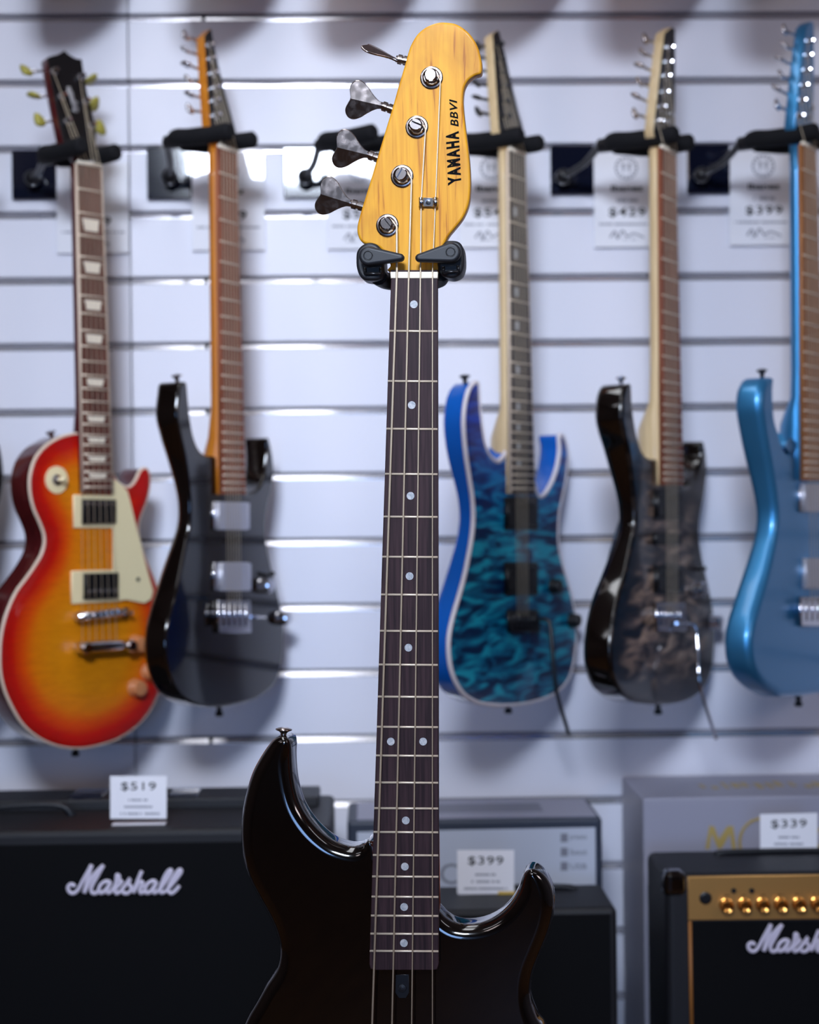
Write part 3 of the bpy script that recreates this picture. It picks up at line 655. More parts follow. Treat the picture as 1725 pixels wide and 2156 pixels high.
for (a, b) in ((700, 870), (1130, 1290)):
    pickup(root, P, zC([(425, a + 12), (560, a + 12), (560, b - 12), (425, b - 12)]), fT, M['blackplastic'], M['blackplastic'], zC([(405, a), (572, a), (572, b), (405, b)]), (zC([(440, a + 50)])[0], zC([(545, a + 50)])[0], M['blackmetal']))
pickup(root, P, zC([(415, 950), (560, 950), (560, 1015), (415, 1015)]), fT, M['blackplastic'])
strat_bridge(P, zC([(415, 1345), (575, 1345), (585, 1505), (420, 1505)]), fT, M['chrome'])
knob(root, P, *zC([(632, 1268)])[0], fT, .0125, .015, M['chrome']); knob(root, P, *zC([(728, 1455)])[0], fT, .0125, .015, M['chrome'])
MB().tube([P.p(*zC([(640, 1155)])[0], fT), P.p(*zC([(690, 1150)])[0], fT + .014)], [.002, .0035], 8).build('selector_switch', M['blackplastic'], root)
MB().tube(crv([P.p(*zC([q])[0], o) for q, o in (((525, 1462), fT + .014), ((600, 1465), fT + .018), ((635, 1490), fT + .024), ((645, 1600), fT + .028), ((662, 1830), fT + .036), ((750, 2115), fT + .040))], 6), .0026, 8).build('tremolo_arm', M['chrome'], root)
button(root, P, *zC([(210, 80)])[0], fB - .016, M['chrome'], (P.v * .97 - P.u * .1).normalized())
strings(root, P, nk, zC([(472, 1400)])[0], zC([(530, 1400)])[0], fT + .016, posts, HP, .009, rad=.0004)
peg(root, P, *zC([(420, 1935)])[0], fB - .02)
hanger(P, P.uv(1408, 296, 0)[1], (1160, 305, 1250, 410), (1187, 372), 'black hanger holding the smoky grey quilted guitar')

# ------------------------------------------------------------------ metallic blue
zD = lambda q: Z(q, 1530, 740, 2.836); zDh = lambda q: Z(q, 1530, 20, 3.995)
P = PL(at(1704, 308, YG), 54); HP = PL(P.w(0, 0, -.004), 54, 0)
shift = [(x + 302, y - 12) for x, y in outC]
right = shift[21:46]       # lower bout, waist and treble horn: out of frame, same family of body
outD = zD([(240, 165), (215, 230), (208, 330), (222, 440), (245, 580), (270, 720), (290, 860), (300, 970), (293, 1080), (270, 1200), (235, 1350), (198, 1480), (163, 1600), (145, 1700), (145, 1800), (165, 1900), (212, 1980), (290, 2042), (380, 2068)]) + right[0:] + zD([(470, 560), (437, 480), (420, 560), (385, 600), (345, 560), (318, 470), (298, 400), (290, 300), (284, 170), (265, 155)])
root, mbk = guitar('light metallic blue electric guitar cut off by the right edge of the photo', 'guitar', 'electric_guitar', P, outD, fB, .040, .011, M['metalblue'], rb=.010, K=6, back=lambda u, v: .008 * math.exp(-((u - P.uv(*zD([(300, 1000)])[0])[0]) ** 2 + (v - P.uv(*zD([(300, 1000)])[0])[1]) ** 2) / .07 ** 2))
nk = neck(root, P, (1689, 308), (1719, 312), (1693, 1009), (1741, 1015), 24, M['roasted'], M['metalblue'], 'none', None, heel=P.uv(1690, 900, 0)[1])
hs = zDh([(668, 152), (700, 110), (725, 98), (738, 130), (738, 500), (732, 960), (770, 1150), (620, 1150), (585, 1040), (575, 960), (610, 620), (645, 320)])
hd = slab(HP, [HP.uv(x, y, 0) for x, y in hs], 0, .016, r=.0015, K=3, closed_smooth=False).build('headstock', M['metalblue'], root)
posts = zDh([(600, 895), (620, 765), (636, 640), (656, 512), (670, 388), (682, 268)]); keys = zDh([(430, 810), (428, 672), (465, 560), (455, 425), (495, 310), (495, 180)])
tuners(root, HP, posts, keys, 0, .016, M['chrome'], M['chrome'])
for q in ((705, 830), (680, 905)): MB().lathe(HP.p(*zDh([q])[0], 0), HP.n, [(.006, 0), (.006, .004), (.002, .006)], 12).build('string_tree', M['chrome'], hd)
pickup(root, P, zD([(470, 790), (640, 790), (640, 955), (470, 955)]), fB, M['satin'], M['chrome'], zD([(440, 790), (655, 790), (655, 958), (440, 958)]))
pickup(root, P, zD([(480, 1235), (655, 1235), (655, 1415), (480, 1415)]), fB, M['satin'], M['chrome'], zD([(460, 1235), (665, 1235), (665, 1418), (460, 1418)]))
strat_bridge(P, zD([(445, 1465), (650, 1465), (655, 1640), (450, 1640)]), fB, M['chrome'])
button(root, P, *zD([(212, 125)])[0], fB - .016, M['peg'], (P.v * .97 - P.u * .1).normalized())
strings(root, P, nk, zD([(505, 1500)])[0], zD([(590, 1500)])[0], fB + .016, posts, HP, .009, rad=.0004)
peg(root, P, *zD([(430, 2075)])[0], fB - .02)
hanger(P, P.uv(1704, 290, 0)[1], (1448, 303, 1537, 408), (1478, 368), 'black hanger holding the metallic blue guitar')

# ------------------------------------------------------------------ empty hanger, hidden partly by the bass headstock
P = PL(at(790, 320, YG), 50)
hanger(P, P.uv(790, 292, 0)[1], (598, 310, 690, 417), (643, 372), 'empty black hanger whose prongs disappear behind the bass headstock')

# ------------------------------------------------------------------ black guitar past the left edge
P = PL(at(-110, 325, YG), 55)
outE = [(x - 568 - (max(0, min(1, (y - 1110) / 60.0)) * 26), y + 12) for x, y in outA]
root, mbk = guitar('black guitar body just peeking in at the left edge', 'guitar', 'electric_guitar', P, outE, fB, .043, .004, M['black_gloss'], rb=.010, K=4)
nk = neck(root, P, (-128, 325), (-90, 330), (-101, 1053), (-50, 1053), 22, M['rosewarm'], M['maple'], 'none', None)
hsE = [(-150, 80), (-130, 70), (-90, 300), (-88, 330), (-128, 330), (-140, 290)]
HP = PL(P.w(0, 0, 0), 55, 11)
slab(HP, [HP.uv(x, y, 0) for x, y in hsE], 0, .015, r=.001, K=2, closed_smooth=False).build('headstock', M['headblack'], root)
hanger(P, P.uv(-110, 305, 0)[1], (-262, 318, -170, 422), (-220, 380), 'black hanger of the guitar beyond the left edge')

# ------------------------------------------------------------------ upper row of guitars above the frame (their shadows reach the top of the wall)
for i, (cx, mm, nm) in enumerate(((145, 'brown', 'brown guitar hung in the upper row above the sunburst guitar'), (470, 'brown', 'brown guitar hung in the upper row above the glossy black guitar'),
                                  (770, 'orange', 'orange guitar hung in the upper row above the empty hanger'), (1090, 'brown', 'brown guitar hung in the upper row above the blue quilted guitar'),
                                  (1390, 'orange', 'orange guitar hung in the upper row above the smoky grey guitar'), (1700, 'brown', 'brown guitar hung in the upper row above the metallic blue guitar'))):
    Pu = PL(at(cx, -900, YG), 50)
    ou = [(x + cx - 1390, y - 1530) for x, y in outC]
    root, mbk = guitar(nm, 'guitar', 'electric_guitar', Pu, ou, fB, .042, .004, M[mm], rb=.01, K=3)
    a = Pu.uv(cx, -480, 0)
    tp_ = 1.35 + .62 + 1.13
    v0 = Pu.uv(cx, -500, 0)[1]; v1 = v0 + .36
    slab(Pu, [(-.022, v1), (.022, v1), (.027, v0 - .02), (-.027, v0 - .02)], .004, .022, r=.004, K=2, closed_smooth=False).build('neck', M['amberneck'], root)
    slab(Pu, [(-.02, v1 - .01), (.02, v1 - .01), (.04, v1 + .03), (.03, v1 + .13), (-.03, v1 + .13), (-.04, v1 + .03)], 0, .014, r=.002, K=2, closed_smooth=False).build('headstock', M['headblack'], root)
    hb = empty('guitar_hanger', Pu.w(0, v1, -.1), 'black hanger in the upper row holding the ' + nm.split(' hung')[0] + ' above ' + nm.split('above ')[1], 'guitar hanger', 'black guitar hangers in the upper row')
    for s in (-1, 1): MB().tube([Pu.w(0, v1, -.07), Pu.w(s * .03, v1, -.05), Pu.w(s * .03, v1, .02)], .009, 10).build('foam_prong', M['foam'], hb)
    j = Pu.w(0, v1, -.07); MB().tube([j, Vector((j.x, DW - .001, j.z - .03))], .006, 8).build('arm', M['blackmetal'], hb)

# ------------------------------------------------------------------ price tags on the wall
PW = PL((0, DW, CZ), 0)
def dashes(root, P, x0, x1, y, h, off, m, name='small_print', seed=1, dens=.75):
    rnd = random.Random(seed); mb = MB(); x = x0
    while x < x1:
        w_ = rnd.uniform(1.6, 3.4)
        if rnd.random() < dens:
            q = [P.uv(a, b, off) for a, b in ((x, y - h / 2), (min(x + w_, x1), y - h / 2), (min(x + w_, x1), y + h / 2), (x, y + h / 2))]
            mb.add([P.w(*a, off) for a in q], [(0, 1, 2, 3)], False)
        x += w_ + .9
    mb.build(name, m, root, fix=False)
def ring_mark(root, P, cx, cy, r, off, m):
    mb = MB()
    for rr, wd in ((r, 1.6), (r * .76, 1.0)):
        vs = []; n = 32
        for k in range(n):
            a = 2 * PI * k / n
            for q in (rr, rr - wd): vs.append(P.p(cx + q * math.cos(a), cy + q * math.sin(a), off))
        mb.add(vs, [(2 * k, 2 * ((k + 1) % n), 2 * ((k + 1) % n) + 1, 2 * k + 1) for k in range(n)], False)
    for k in range(16):
        a = 2 * PI * k / 16; 
        vs = [P.p(cx + q * math.cos(a + d), cy + q * math.sin(a + d), off) for q, d in ((r * .94, -.09), (r * .94, .09), (r * .82, .09), (r * .82, -.09))]
        mb.add(vs, [(0, 1, 2, 3)], False)
    for dx in (-.25, .25): mb.add([P.p(cx + r * (dx + q), cy + r * e, off) for q, e in ((-.13, -.4), (.13, -.4), (.05, .35), (-.05, .35))], [(0, 1, 2, 3)], False)
    mb.build('round_stamp', m, root, fix=False)
tags = [((120, 342, 270, 534), None, '$469', 'white price card behind the neck of the sunburst guitar'),
        ((405, 318, 556, 528), 'Ibanez', '$449', 'white price card behind the neck of the glossy black guitar'),
        ((690, 318, 832, 525), 'Ibanez', '$599', 'white price card half hidden by the bass headstock and its tuner keys'),
        ((968, 312, 1106, 522), 'Ibanez', '$549', 'white price card behind the neck of the blue quilted guitar'),
        ((1252, 312, 1390, 521), 'Ibanez', '$429', 'white price card reading $429 left of the smoky grey guitar neck'),
        ((1537, 308, 1682, 517), 'Ibanez', '$399', 'white price card reading $399 left of the metallic blue guitar neck')]
for i, ((x0, y0, x1, y1), br_, pr, lab) in enumerate(tags):
    a = at(x0, y1, DW - .006); b = at(x1, y0, DW - .006)
    r = empty('price_tag', Vector(((a.x + b.x) / 2, DW - .006, a.z)), lab, 'price tag', 'price cards on the slat wall')
    MB().rbox((a.x, DW - .006, a.z), (b.x, DW - .0012, b.z), .0006, 1).build('card', M['card'], r)
    o = .0063; W = x1 - x0; Hh = y1 - y0; cx = (x0 + x1) / 2; Y = lambda t: y0 + Hh * t; sk = -.011
    ring_mark(r, PW, cx - 2, Y(.20), 24, o, M['greyink'])
    if br_: text('brand_lettering', br_, PW, [(cx - 34, Y(.375)), (cx + 34, Y(.372)), (cx + 34, Y(.432)), (cx - 34, Y(.435))], o, M['ink'], r, bold=.03)
    dashes(r, PW, cx - 22, cx + 22, Y(.525), 6, o, M['greyink'], seed=i, dens=.9)
    text('price', pr, PW, [(cx - 39, Y(.60)), (cx + 39, Y(.597)), (cx + 39, Y(.695)), (cx - 39, Y(.70))], o, M['ink'], r, bold=.015, space=1.15)
    dashes(r, PW, x0 + 10, x1 - 8, Y(.765), 4.5, o, M['greyink'], seed=i + 9, dens=.85)
    MB().tube(crv([PW.p(cx - 36, Y(.90), o), PW.p(cx - 26, Y(.84), o), PW.p(cx - 20, Y(.91), o), PW.p(cx - 10, Y(.83), o), PW.p(cx, Y(.89), o), PW.p(cx + 14, Y(.86), o), PW.p(cx + 36, Y(.90), o)], 5), .0013, 6, flat=(PW.n, .1)).build('signature_mark', M['greyink'], r)
    dashes(r, PW, cx - 30, cx + 34, Y(.92), 2.5, o, M['greyink'], seed=i + 20, dens=.5)

# ------------------------------------------------------------------ marshall script
LOGO = [[(228, 408), (205, 380), (165, 385), (142, 425), (165, 478), (220, 492), (275, 445), (340, 325), (450, 125)],
        [(450, 125), (405, 300), (348, 490)], [(352, 490), (420, 350), (500, 230), (602, 130)],
        [(602, 130), (520, 280), (450, 410), (450, 478), (495, 495), (545, 455)],
        [(690, 352), (640, 338), (580, 370), (546, 430), (556, 485), (605, 478), (660, 410), (698, 345), (655, 445), (662, 488), (705, 470)],
        [(705, 470), (758, 385), (772, 300), (778, 255), (806, 275), (800, 320), (840, 345), (790, 400), (752, 455), (775, 495), (830, 462)],
        [(830, 462), (900, 375), (948, 305), (930, 365), (965, 420), (935, 480), (880, 495), (845, 465)],
        [(990, 490), (1040, 350), (1100, 205)], [(1005, 465), (1050, 375), (1095, 345), (1112, 370), (1078, 445), (1085, 490), (1130, 472)],
        [(1285, 345), (1235, 335), (1178, 370), (1145, 430), (1155, 485), (1205, 478), (1258, 410), (1295, 345), (1255, 445), (1262, 488), (1310, 470)],
        [(1310, 470), (1385, 375), (1480, 225), (1462, 192), (1405, 265), (1345, 410), (1350, 485), (1405, 470)],
        [(1405, 470), (1500, 370), (1605, 225), (1588, 188), (1530, 260), (1455, 395), (1448, 470), (1490, 492), (1545, 450), (1588, 395)]]
def script_logo(root, P, ox, oy, k, off, m):
    mb = MB()
    for st in LOGO:
        pts = crv([P.p(ox + (a - 110) * k, oy + (b - 100) * k, off) for a, b in st], 5)
        mb.tube(pts, .0026, 8, flat=(P.n, .7))
    mb.build('logo', m, root)

# ------------------------------------------------------------------ display bench and amplifiers
ZB_ = .45
bench = MB().box((-1.4, 1.95, 0), (1.6, DW - .002, ZB_)).build('display_bench', M['bench'])
tag(bench, 'long dark low bench under the amplifiers along the slat wall', 'bench')
def plane_y(y): return PL((0, y, CZ), 0)
def cab(name, label, cat, xl, xr, ytop, yf, yb, shellmat, grillematerial, gr, r=.008, gtop=None):
    """cabinet: front face at depth yf whose top edge is at photo row ytop; gr = grille rectangle in photo pixels"""
    a = at(xl, ytop, yf); b = at(xr, ytop, yf); zt = (a.z + b.z) / 2
    root = empty(name, ((a.x + b.x) / 2, (yf + yb) / 2, ZB_), label, cat)
    MB().rbox((a.x, yf, ZB_), (b.x, yb, zt), r, 4).build('cabinet', shellmat, root)
    return root, a.x, b.x, zt
# big left amplifier
yf = 2.19; Pf = plane_y(yf)
root, xa, xb, zt = cab('guitar_amplifier', 'large black amplifier with white script logo and $519 card, at the left', 'amplifier', -240, 697, 1747, yf, 2.44, M['tolex'], None, None)
ga = at(-215, 1776, yf); gb = at(680, 1776, yf)
MB().rbox((ga.x, yf - .0015, ZB_ + .03), (gb.x, yf + .002, (ga.z + gb.z) / 2), .001, 1).build('grille_cloth', M['grille'], root)
script_logo(root, Pf, 138, 1817, 1 / 6.16, .004, M['logowhite'])
# rear control recess on top: a raised strip with a darker panel
MB().rbox((xa + .03, 2.34, zt - .002), (xb - .02, 2.432, zt + .014), .003, 2).build('rear_ledge', M['tolex'], root)
for q0, q1 in ((.36, .44), (.60, .67)):
    x0 = xa + (xb - xa) * q0; x1 = xa + (xb - xa) * q1
    MB().rbox((x0, 2.345, zt + .0135), (x1, 2.42, zt + .0165), .001, 1).build('control_plate', M['navyplate'], root)
a = at(395, 1720, 2.36)
MB().tube(crv([(-.52, 2.30, zt - .002), (-.50, 2.30, zt + .012), (-.42, 2.30, zt + .014), (-.40, 2.30, zt - .002)], 5), .006, 8, flat=(Vector((0, 0, 1)), .7)).build('handle', M['rubber'], root)
def small_card(px0, py0, px1, py1, y, price, lab, yellow=None, lean=.012, lines=3, slant=0, zbase=None):
    b0 = at(px0, py1, y); b1 = at(px1, py1, y)
    if zbase is None: zbase = (b0.z + b1.z) / 2
    r = empty('price_card', ((b0.x + b1.x) / 2, y, zbase), lab, 'price card', 'small price cards standing on the amplifiers')
    P = PL((0, y, CZ), 0)
    sl = slant
    px_slab(P, [(px0, py0 + sl), (px1, py0 - sl), (px1, py1 - sl), (px0, py1 + sl)], .0006, .0012, r=.0002, K=1, closed_smooth=False).build('card', M['cardpaper'], r)
    # folded foot
    MB().box((b0.x + .002, y + .0006, zbase), (b1.x - .002, y + .02, zbase + .001)).build('foot', M['cardpaper'], r)
    if yellow:
        px_slab(P, [(px0 + yellow[0], py1 - 5), (px0 + yellow[1], py1 - 5), (px0 + yellow[1], py1 + 5), (px0 + yellow[0], py1 + 5)], .0012, .0005, r=.0001, K=1, closed_smooth=False).build('yellow_slip', M['yellowcard'], r)
    W = px1 - px0; Hh = py1 - py0; cx = (px0 + px1) / 2; o = .0009
    text('price', price, P, [(cx - W * .31, py0 + Hh * .14 + sl * .6), (cx + W * .31, py0 + Hh * .14 - sl * .6), (cx + W * .31, py0 + Hh * .36 - sl * .6), (cx - W * .31, py0 + Hh * .36 + sl * .6)], o, M['ink'], r, bold=.006, space=1.12)
    for i, (hw, t) in enumerate(((.18, .56), (.25, .72), (.38, .88))):
        dashes(r, P, cx - W * hw, cx + W * hw, py0 + Hh * t, 4, o, M['greyink'], seed=int(px0) + i, dens=.85)
    return r
yc = 2.30
def ycard(py, zt):    # depth at which the foot row meets a top at height zt
    return (CZ - zt) * F / (py - 1078)
small_card(232, 1634, 351, 1724, ycard(1724 + 5, zt), '$519', 'white card reading $519 standing on the large black amplifier', zbase=zt)
# carton behind the middle amplifier
yf = 2.37; Pf = plane_y(yf)
a = at(731, 1728, yf); b = at(1268, 1722, yf); zt = (a.z + b.z) / 2
root = empty('carton', ((a.x + b.x) / 2, yf + .07, ZB_), 'grey printed cardboard carton with a dark border behind the middle amplifier', 'carton')
MB().rbox((a.x, yf, ZB_), (b.x, 2.525, zt), .005, 3).build('box', M['cartondark'], root)
px_slab(Pf, [(752, 1752), (1254, 1742), (1256, 1990), (750, 1990)], .0012, .001, r=.0003, K=1, closed_smooth=False).build('printed_front', M['cartonlight'], root)
px0 = at(752, 1728, yf).x; px1 = at(1258, 1728, yf).x
MB().box((px0, yf + .008, zt), (px1, 2.518, zt + .0008)).build('printed_top', M['carton'], root)
MB().box((px0 + .04, yf + .05, zt + .0008), (px1 - .07, 2.49, zt + .0012)).build('top_picture', M['greyink'], root)
text('large_lettering', 'CODE', Pf, box4(880, 1818, 1060, 1862), .0014, M['greyink'], root, bold=.0)
for i, (s, y) in enumerate((('presets', 1764), ('Bluetooth', 1794), ('USB', 1824))):
    px_slab(Pf, [(1181, y - 9), (1196, y - 9), (1196, y + 9), (1181, y + 9)], .0016, .0004, r=.0001, K=1, closed_smooth=False).build('icon', M['greyink'], root)
    text('small_lettering', s, Pf, box4(1201, y - 6, 1236, y + 6), .0015, M['greyink'], root, bold=.01)
# middle amplifier
yf = 2.14
root, xa, xb, zt = cab('guitar_amplifier', 'small black amplifier in the middle in front of the grey carton', 'amplifier', 760, 1300, 1915, yf, 2.28, M['tolex'], None, None)
a = at(775, 1928, yf); b = at(1285, 1928, yf)
MB().rbox((a.x, yf - .0015, ZB_ + .02), (b.x, yf + .002, (a.z + b.z) / 2), .001, 1).build('grille_cloth', M['grille'], root)
x0 = at(1000, 1880, 2.2).x; x1 = at(1217, 1880, 2.2).x
MB().tube(crv([(x0, 2.25, zt - .002), (x0 + .012, 2.25, zt + .003), (x1 - .012, 2.25, zt + .003), (x1, 2.25, zt - .002)], 5), .006, 8, flat=(Vector((0, 0, 1)), .6)).build('handle', M['rubber'], root)
small_card(963, 1790, 1083, 1882, ycard(1886, zt), '$399', 'white card reading $399 with yellow slip standing on the small middle amplifier', yellow=(86, 122), zbase=zt)
# right carton
yf = 2.40; Pf = plane_y(yf)
a = at(1354, 1682, yf); b = at(1860, 1672, yf); zt = (a.z + b.z) / 2
root = empty('carton', ((a.x + b.x) / 2, yf + .1, ZB_), 'tall silver grey carton with gold print behind the gold-panelled amplifier', 'carton')
MB().rbox((a.x, yf, ZB_), (b.x, 2.60, zt), .003, 2).build('box', M['carton'], root)
px_slab(Pf, Z([(652, 395), (690, 175), (735, 175), (780, 300), (860, 175), (915, 175), (945, 395), (905, 395), (885, 250), (805, 390), (770, 390), (712, 250), (690, 395)], 1340, 1700, 4.48), .0006, .0004, r=.0001, K=1, closed_smooth=False).build('large_lettering', M['goldink'], root)
arc = [Pf.p(1604 + 46 * math.cos(t), 1774 + 50 * math.sin(t), .0006) for t in [math.radians(d) for d in range(-60, -325, -8)]] + [Pf.p(1648, 1775, .0006), Pf.p(1620, 1775, .0006)]
MB().tube(arc, .0022, 6, flat=(Pf.n, .2)).build('large_lettering', M['goldink'], root)
text('large_lettering', 'GOLD', Pf, box4(1716, 1740, 1840, 1790), .0006, M['goldink'], root)
Pt = MB(); rnd = random.Random(3)
x = a.x + .1
while x < b.x - .04:
    w_ = rnd.uniform(.004, .012); y_ = 2.50 + rnd.uniform(-.01, .01)
    Pt.box((x, y_ - .02, zt), (x + w_, y_ + rnd.uniform(.0, .03), zt + .0006)); x += w_ + rnd.uniform(.003, .012)
Pt.build('top_print', M['goldink'], root)
# right amplifier with the gold panel
yf = 2.15; Pf = plane_y(yf)
root, xa, xb, zt = cab('guitar_amplifier', 'black amplifier with gold control panel and brass knobs at the right edge', 'amplifier', 1402, 2010, 1836, yf, 2.30, M['tolex'], None, None, r=.010)
gp = px_slab(Pf, [(1449, 1846), (1990, 1838), (1990, 1932), (1449, 1938)], .003, .006, r=.0008, K=2, closed_smooth=False).build('control_panel', M['gold'], root)
px_slab(Pf, [(1458, 1941), (1985, 1936), (1985, 2240), (1463, 2240)], .001, .003, r=.0006, K=1, closed_smooth=False).build('grille_cloth', M['grille'], root)
MB().tube([Pf.p(1453, 1939, .001), Pf.p(1458, 2235, .001)], .0024, 8).build('piping', M['piping'], root)
MB().lathe(Pf.p(1486, 1891, .003), Pf.n, [(.008, 0), (.0078, .001), (.0055, .0018)], 20).build('input_jack', M['blackplastic'], gp)
for q in ((1545, 1875), (1583, 1875)): MB().lathe(Pf.p(*q, .003), Pf.n, [(.0034, 0), (.0034, .002)], 12).build('push_button', M['blackplastic'], gp)
for k in range(9):
    c = Pf.p(1528.6 + 38.2 * k, 1905 - .6 * k, .003)
    MB().lathe(c, Pf.n, [(.0088, 0), (.0088, .003), (.0078, .0035), (.0076, .013), (.0066, .0148), (.0028, .0128), (.0003, .0128)], 24).build('knob', M['brass'], gp)
    dashes(gp, Pf, 1522 + 38.2 * k, 1536 + 38.2 * k, 1885 - .6 * k, 2, .0032, M['ink'], name='panel_print', seed=k)
script_logo(root, Pf, 1571, 1942, 1 / 6.42, .004, M['logowhite'])
# corner protector: quarter-round black cap hugging the corner
c = at(1402, 1836, yf)
MB().rbox((c.x - .003, yf - .003, zt - .030), (c.x + .028, yf + .030, zt + .003), .010, 4).build('corner_cap', M['black_gloss'], root)
x0 = at(1520, 1800, 2.25).x; x1 = x0 + .16
MB().tube(crv([(x0, 2.27, zt - .002), (x0 + .012, 2.27, zt + .003), (x1 - .012, 2.27, zt + .003), (x1, 2.27, zt - .002)], 5), .006, 8, flat=(Vector((0, 0, 1)), .6)).build('handle', M['rubber'], root)
small_card(1601, 1713, 1722, 1802, ycard(1808, zt), '$339', 'white card reading $339 with yellow slip standing on the gold-panelled amplifier', yellow=(4, 76), slant=1.5, zbase=zt)

# ------------------------------------------------------------------ the bass
YB_ = 1.54
zh = lambda q: Z(q, 640, 20, 3.717); zb = lambda q: Z(q, 460, 1500, 2.27)
P = PL(at(873, 577, YB_), -8)
bodyo = zb([(727, 615), (690, 637), (640, 648), (590, 640), (540, 620), (480, 575), (430, 520), (390, 455), (365, 385), (350, 300), (345, 220), (343, 160), (331, 130), (300, 117), (262, 130), (225, 170), (185, 230), (150, 300), (120, 400), (102, 500), (98, 600), (108, 700), (135, 800), (180, 890), (230, 980), (265, 1060), (283, 1140), (277, 1210), (255, 1260), (215, 1320), (170, 1400), (120, 1489)]) \
    + [(480, 2240), (452, 2360), (460, 2500), (520, 2630), (640, 2720), (800, 2752), (960, 2735), (1100, 2670), (1190, 2570), (1222, 2440), (1210, 2330), (1175, 2240)] \
    + zb([(1560, 1530), (1525, 1480), (1497, 1400), (1492, 1330), (1505, 1250), (1540, 1160), (1580, 1060), (1600, 980), (1606, 910), (1595, 850), (1570, 800), (1535, 765), (1500, 752), (1470, 765), (1450, 800), (1430, 860), (1390, 925), (1330, 980), (1260, 1012), (1190, 1022), (1130, 1015), (1085, 990), (1058, 962), (1000, 900), (900, 800), (800, 690)])
FBD = -.0085                         # body face behind the fretboard face
fb = 0.0
root = empty('bass_guitar', P.p(800, 2752, -.03), 'glossy black four-string bass guitar with amber maple headstock, in sharp focus at the centre', 'bass guitar')
px_slab(P, bodyo, FBD, .042, r=.0125, rb=.012, K=8, step=.0025).build('body', M['black_gloss'], root)
# fretboard
fbq = [(823.5, 586), (921.5, 586), (924.2, 2030), (921, 2041), (912, 2043), (790, 2043), (780, 2040), (777.5, 2030)]
brd = px_slab(P, fbq, fb, .0065, r=.0008, K=2, closed_smooth=False).build('fretboard', M['rosedark'], root)
def edge_x(y):
    l = 823.5 + (777.5 - 823.5) * (y - 586) / (2030 - 586); return l, 921.5 + (924.2 - 921.5) * (y - 586) / (2030 - 586)
fy = [697, 802.5, 903, 998, 1088, 1172.5, 1252, 1328.5, 1399.5, 1467, 1530.5, 1591, 1647.6, 1701.8, 1752, 1800.5, 1845.5, 1888, 1928, 1966, 2002.3]
for y in fy:
    l, r_ = edge_x(y)
    MB().tube([P.p(l + .7, y, fb + .0002), P.p(r_ - .7, y + .8, fb + .0002)], .00105, 8).build('fret', M['fret'], brd)
for x, y in ((872, 641), (867.5, 853), (865, 1044), (863, 1213), (860.5, 1363.5), (823.5, 1561), (891.5, 1561), (855, 1727), (853, 1824), (851.5, 1909), (851, 1985)):
    MB().lathe(P.p(x, y, fb - .001), P.n, [(.0035, 0), (.0035, .0013)], 28).build('inlay_dot', M['pearl'], brd)
px_slab(P, [(822, 572), (922, 572), (922, 586), (822.5, 586)], fb + .001, .006, r=.0008, K=2, closed_smooth=False).build('nut', M['bone'], root)
px_slab(P, [(823, 568.5), (921.5, 568.5), (921.5, 573), (823, 573)], fb - .001, .004, r=.0003, K=1, closed_smooth=False).build('fretboard_end_strip', M['rosedark'], root)
# neck shaft
mb = MB(); vs = []; st = 16; seg = 12
for i in range(st + 1):
    y = 575 + (1935 - 575) * i / st; l, r_ = edge_x(y); a = P.uv(l + .5, y, fb - .006); b = P.uv(r_ - .5, y, fb - .006); cx = (a[0] + b[0]) / 2; hw = (b[0] - a[0]) / 2; v = (a[1] + b[1]) / 2
    dep = .016 + .004 * i / st + (.014 * max(0, (y - 1700) / 235) ** 1.3 if y > 1700 else 0)
    for k in range(seg + 1):
        an = PI * k / seg; e = .24 if y > 1690 else 1.0
        c_ = math.cos(an); q_ = 1 if y < 1690 else .3; vs.append(P.w(cx - hw * math.copysign(abs(c_) ** q_, c_), v, fb - .006 - dep * math.sin(an) ** e))
s1 = seg + 1
fs = [(i * s1 + k, i * s1 + k + 1, (i + 1) * s1 + k + 1, (i + 1) * s1 + k) for i in range(st) for k in range(seg)] + [(i * s1, (i + 1) * s1, (i + 1) * s1 + seg, i * s1 + seg) for i in range(st)] + [tuple(range(s1)), tuple(st * s1 + k for k in range(s1))]
mb.add(vs, fs, True); mb.build('neck', M['redneck'], root)
# headstock
HF = -.006
hs = zh([(680, 2052), (678, 2000), (650, 1945), (610, 1880), (560, 1848), (480, 1832), (445, 1810), (424, 1770), (416, 1720), (424, 1660), (455, 1550), (500, 1405), (550, 1240), (600, 1070), (650, 905), (700, 740), (745, 580), (790, 430), (815, 340), (840, 270), (890, 190), (960, 133), (1040, 102), (1110, 98), (1200, 115), (1290, 180), (1355, 275), (1385, 375), (1394, 440), (1386, 498), (1340, 515), (1290, 550), (1258, 605), (1246, 680), (1248, 760), (1262, 900), (1285, 1080), (1300, 1250), (1303, 1400), (1290, 1520), (1250, 1620), (1190, 1700), (1140, 1760), (1100, 1830), (1070, 1910), (1052, 1980), (1047, 2052)])
hd = px_slab(P, hs, HF, .0145, r=.0022, K=4, step=.0012).build('headstock', M['amber'], root)
text('brand_lettering', 'YAMAHA', P, zh([(1128, 1380), (1110, 962), (1213, 950), (1233, 1360)]), HF + .0002, M['ink'], hd, bold=.05, space=1.32)
text('model_lettering', 'BBVI', P, zh([(1150, 930), (1138, 702), (1198, 690), (1213, 916)]), HF + .0002, M['ink'], hd, bold=.02, shear=.4, space=1.1)
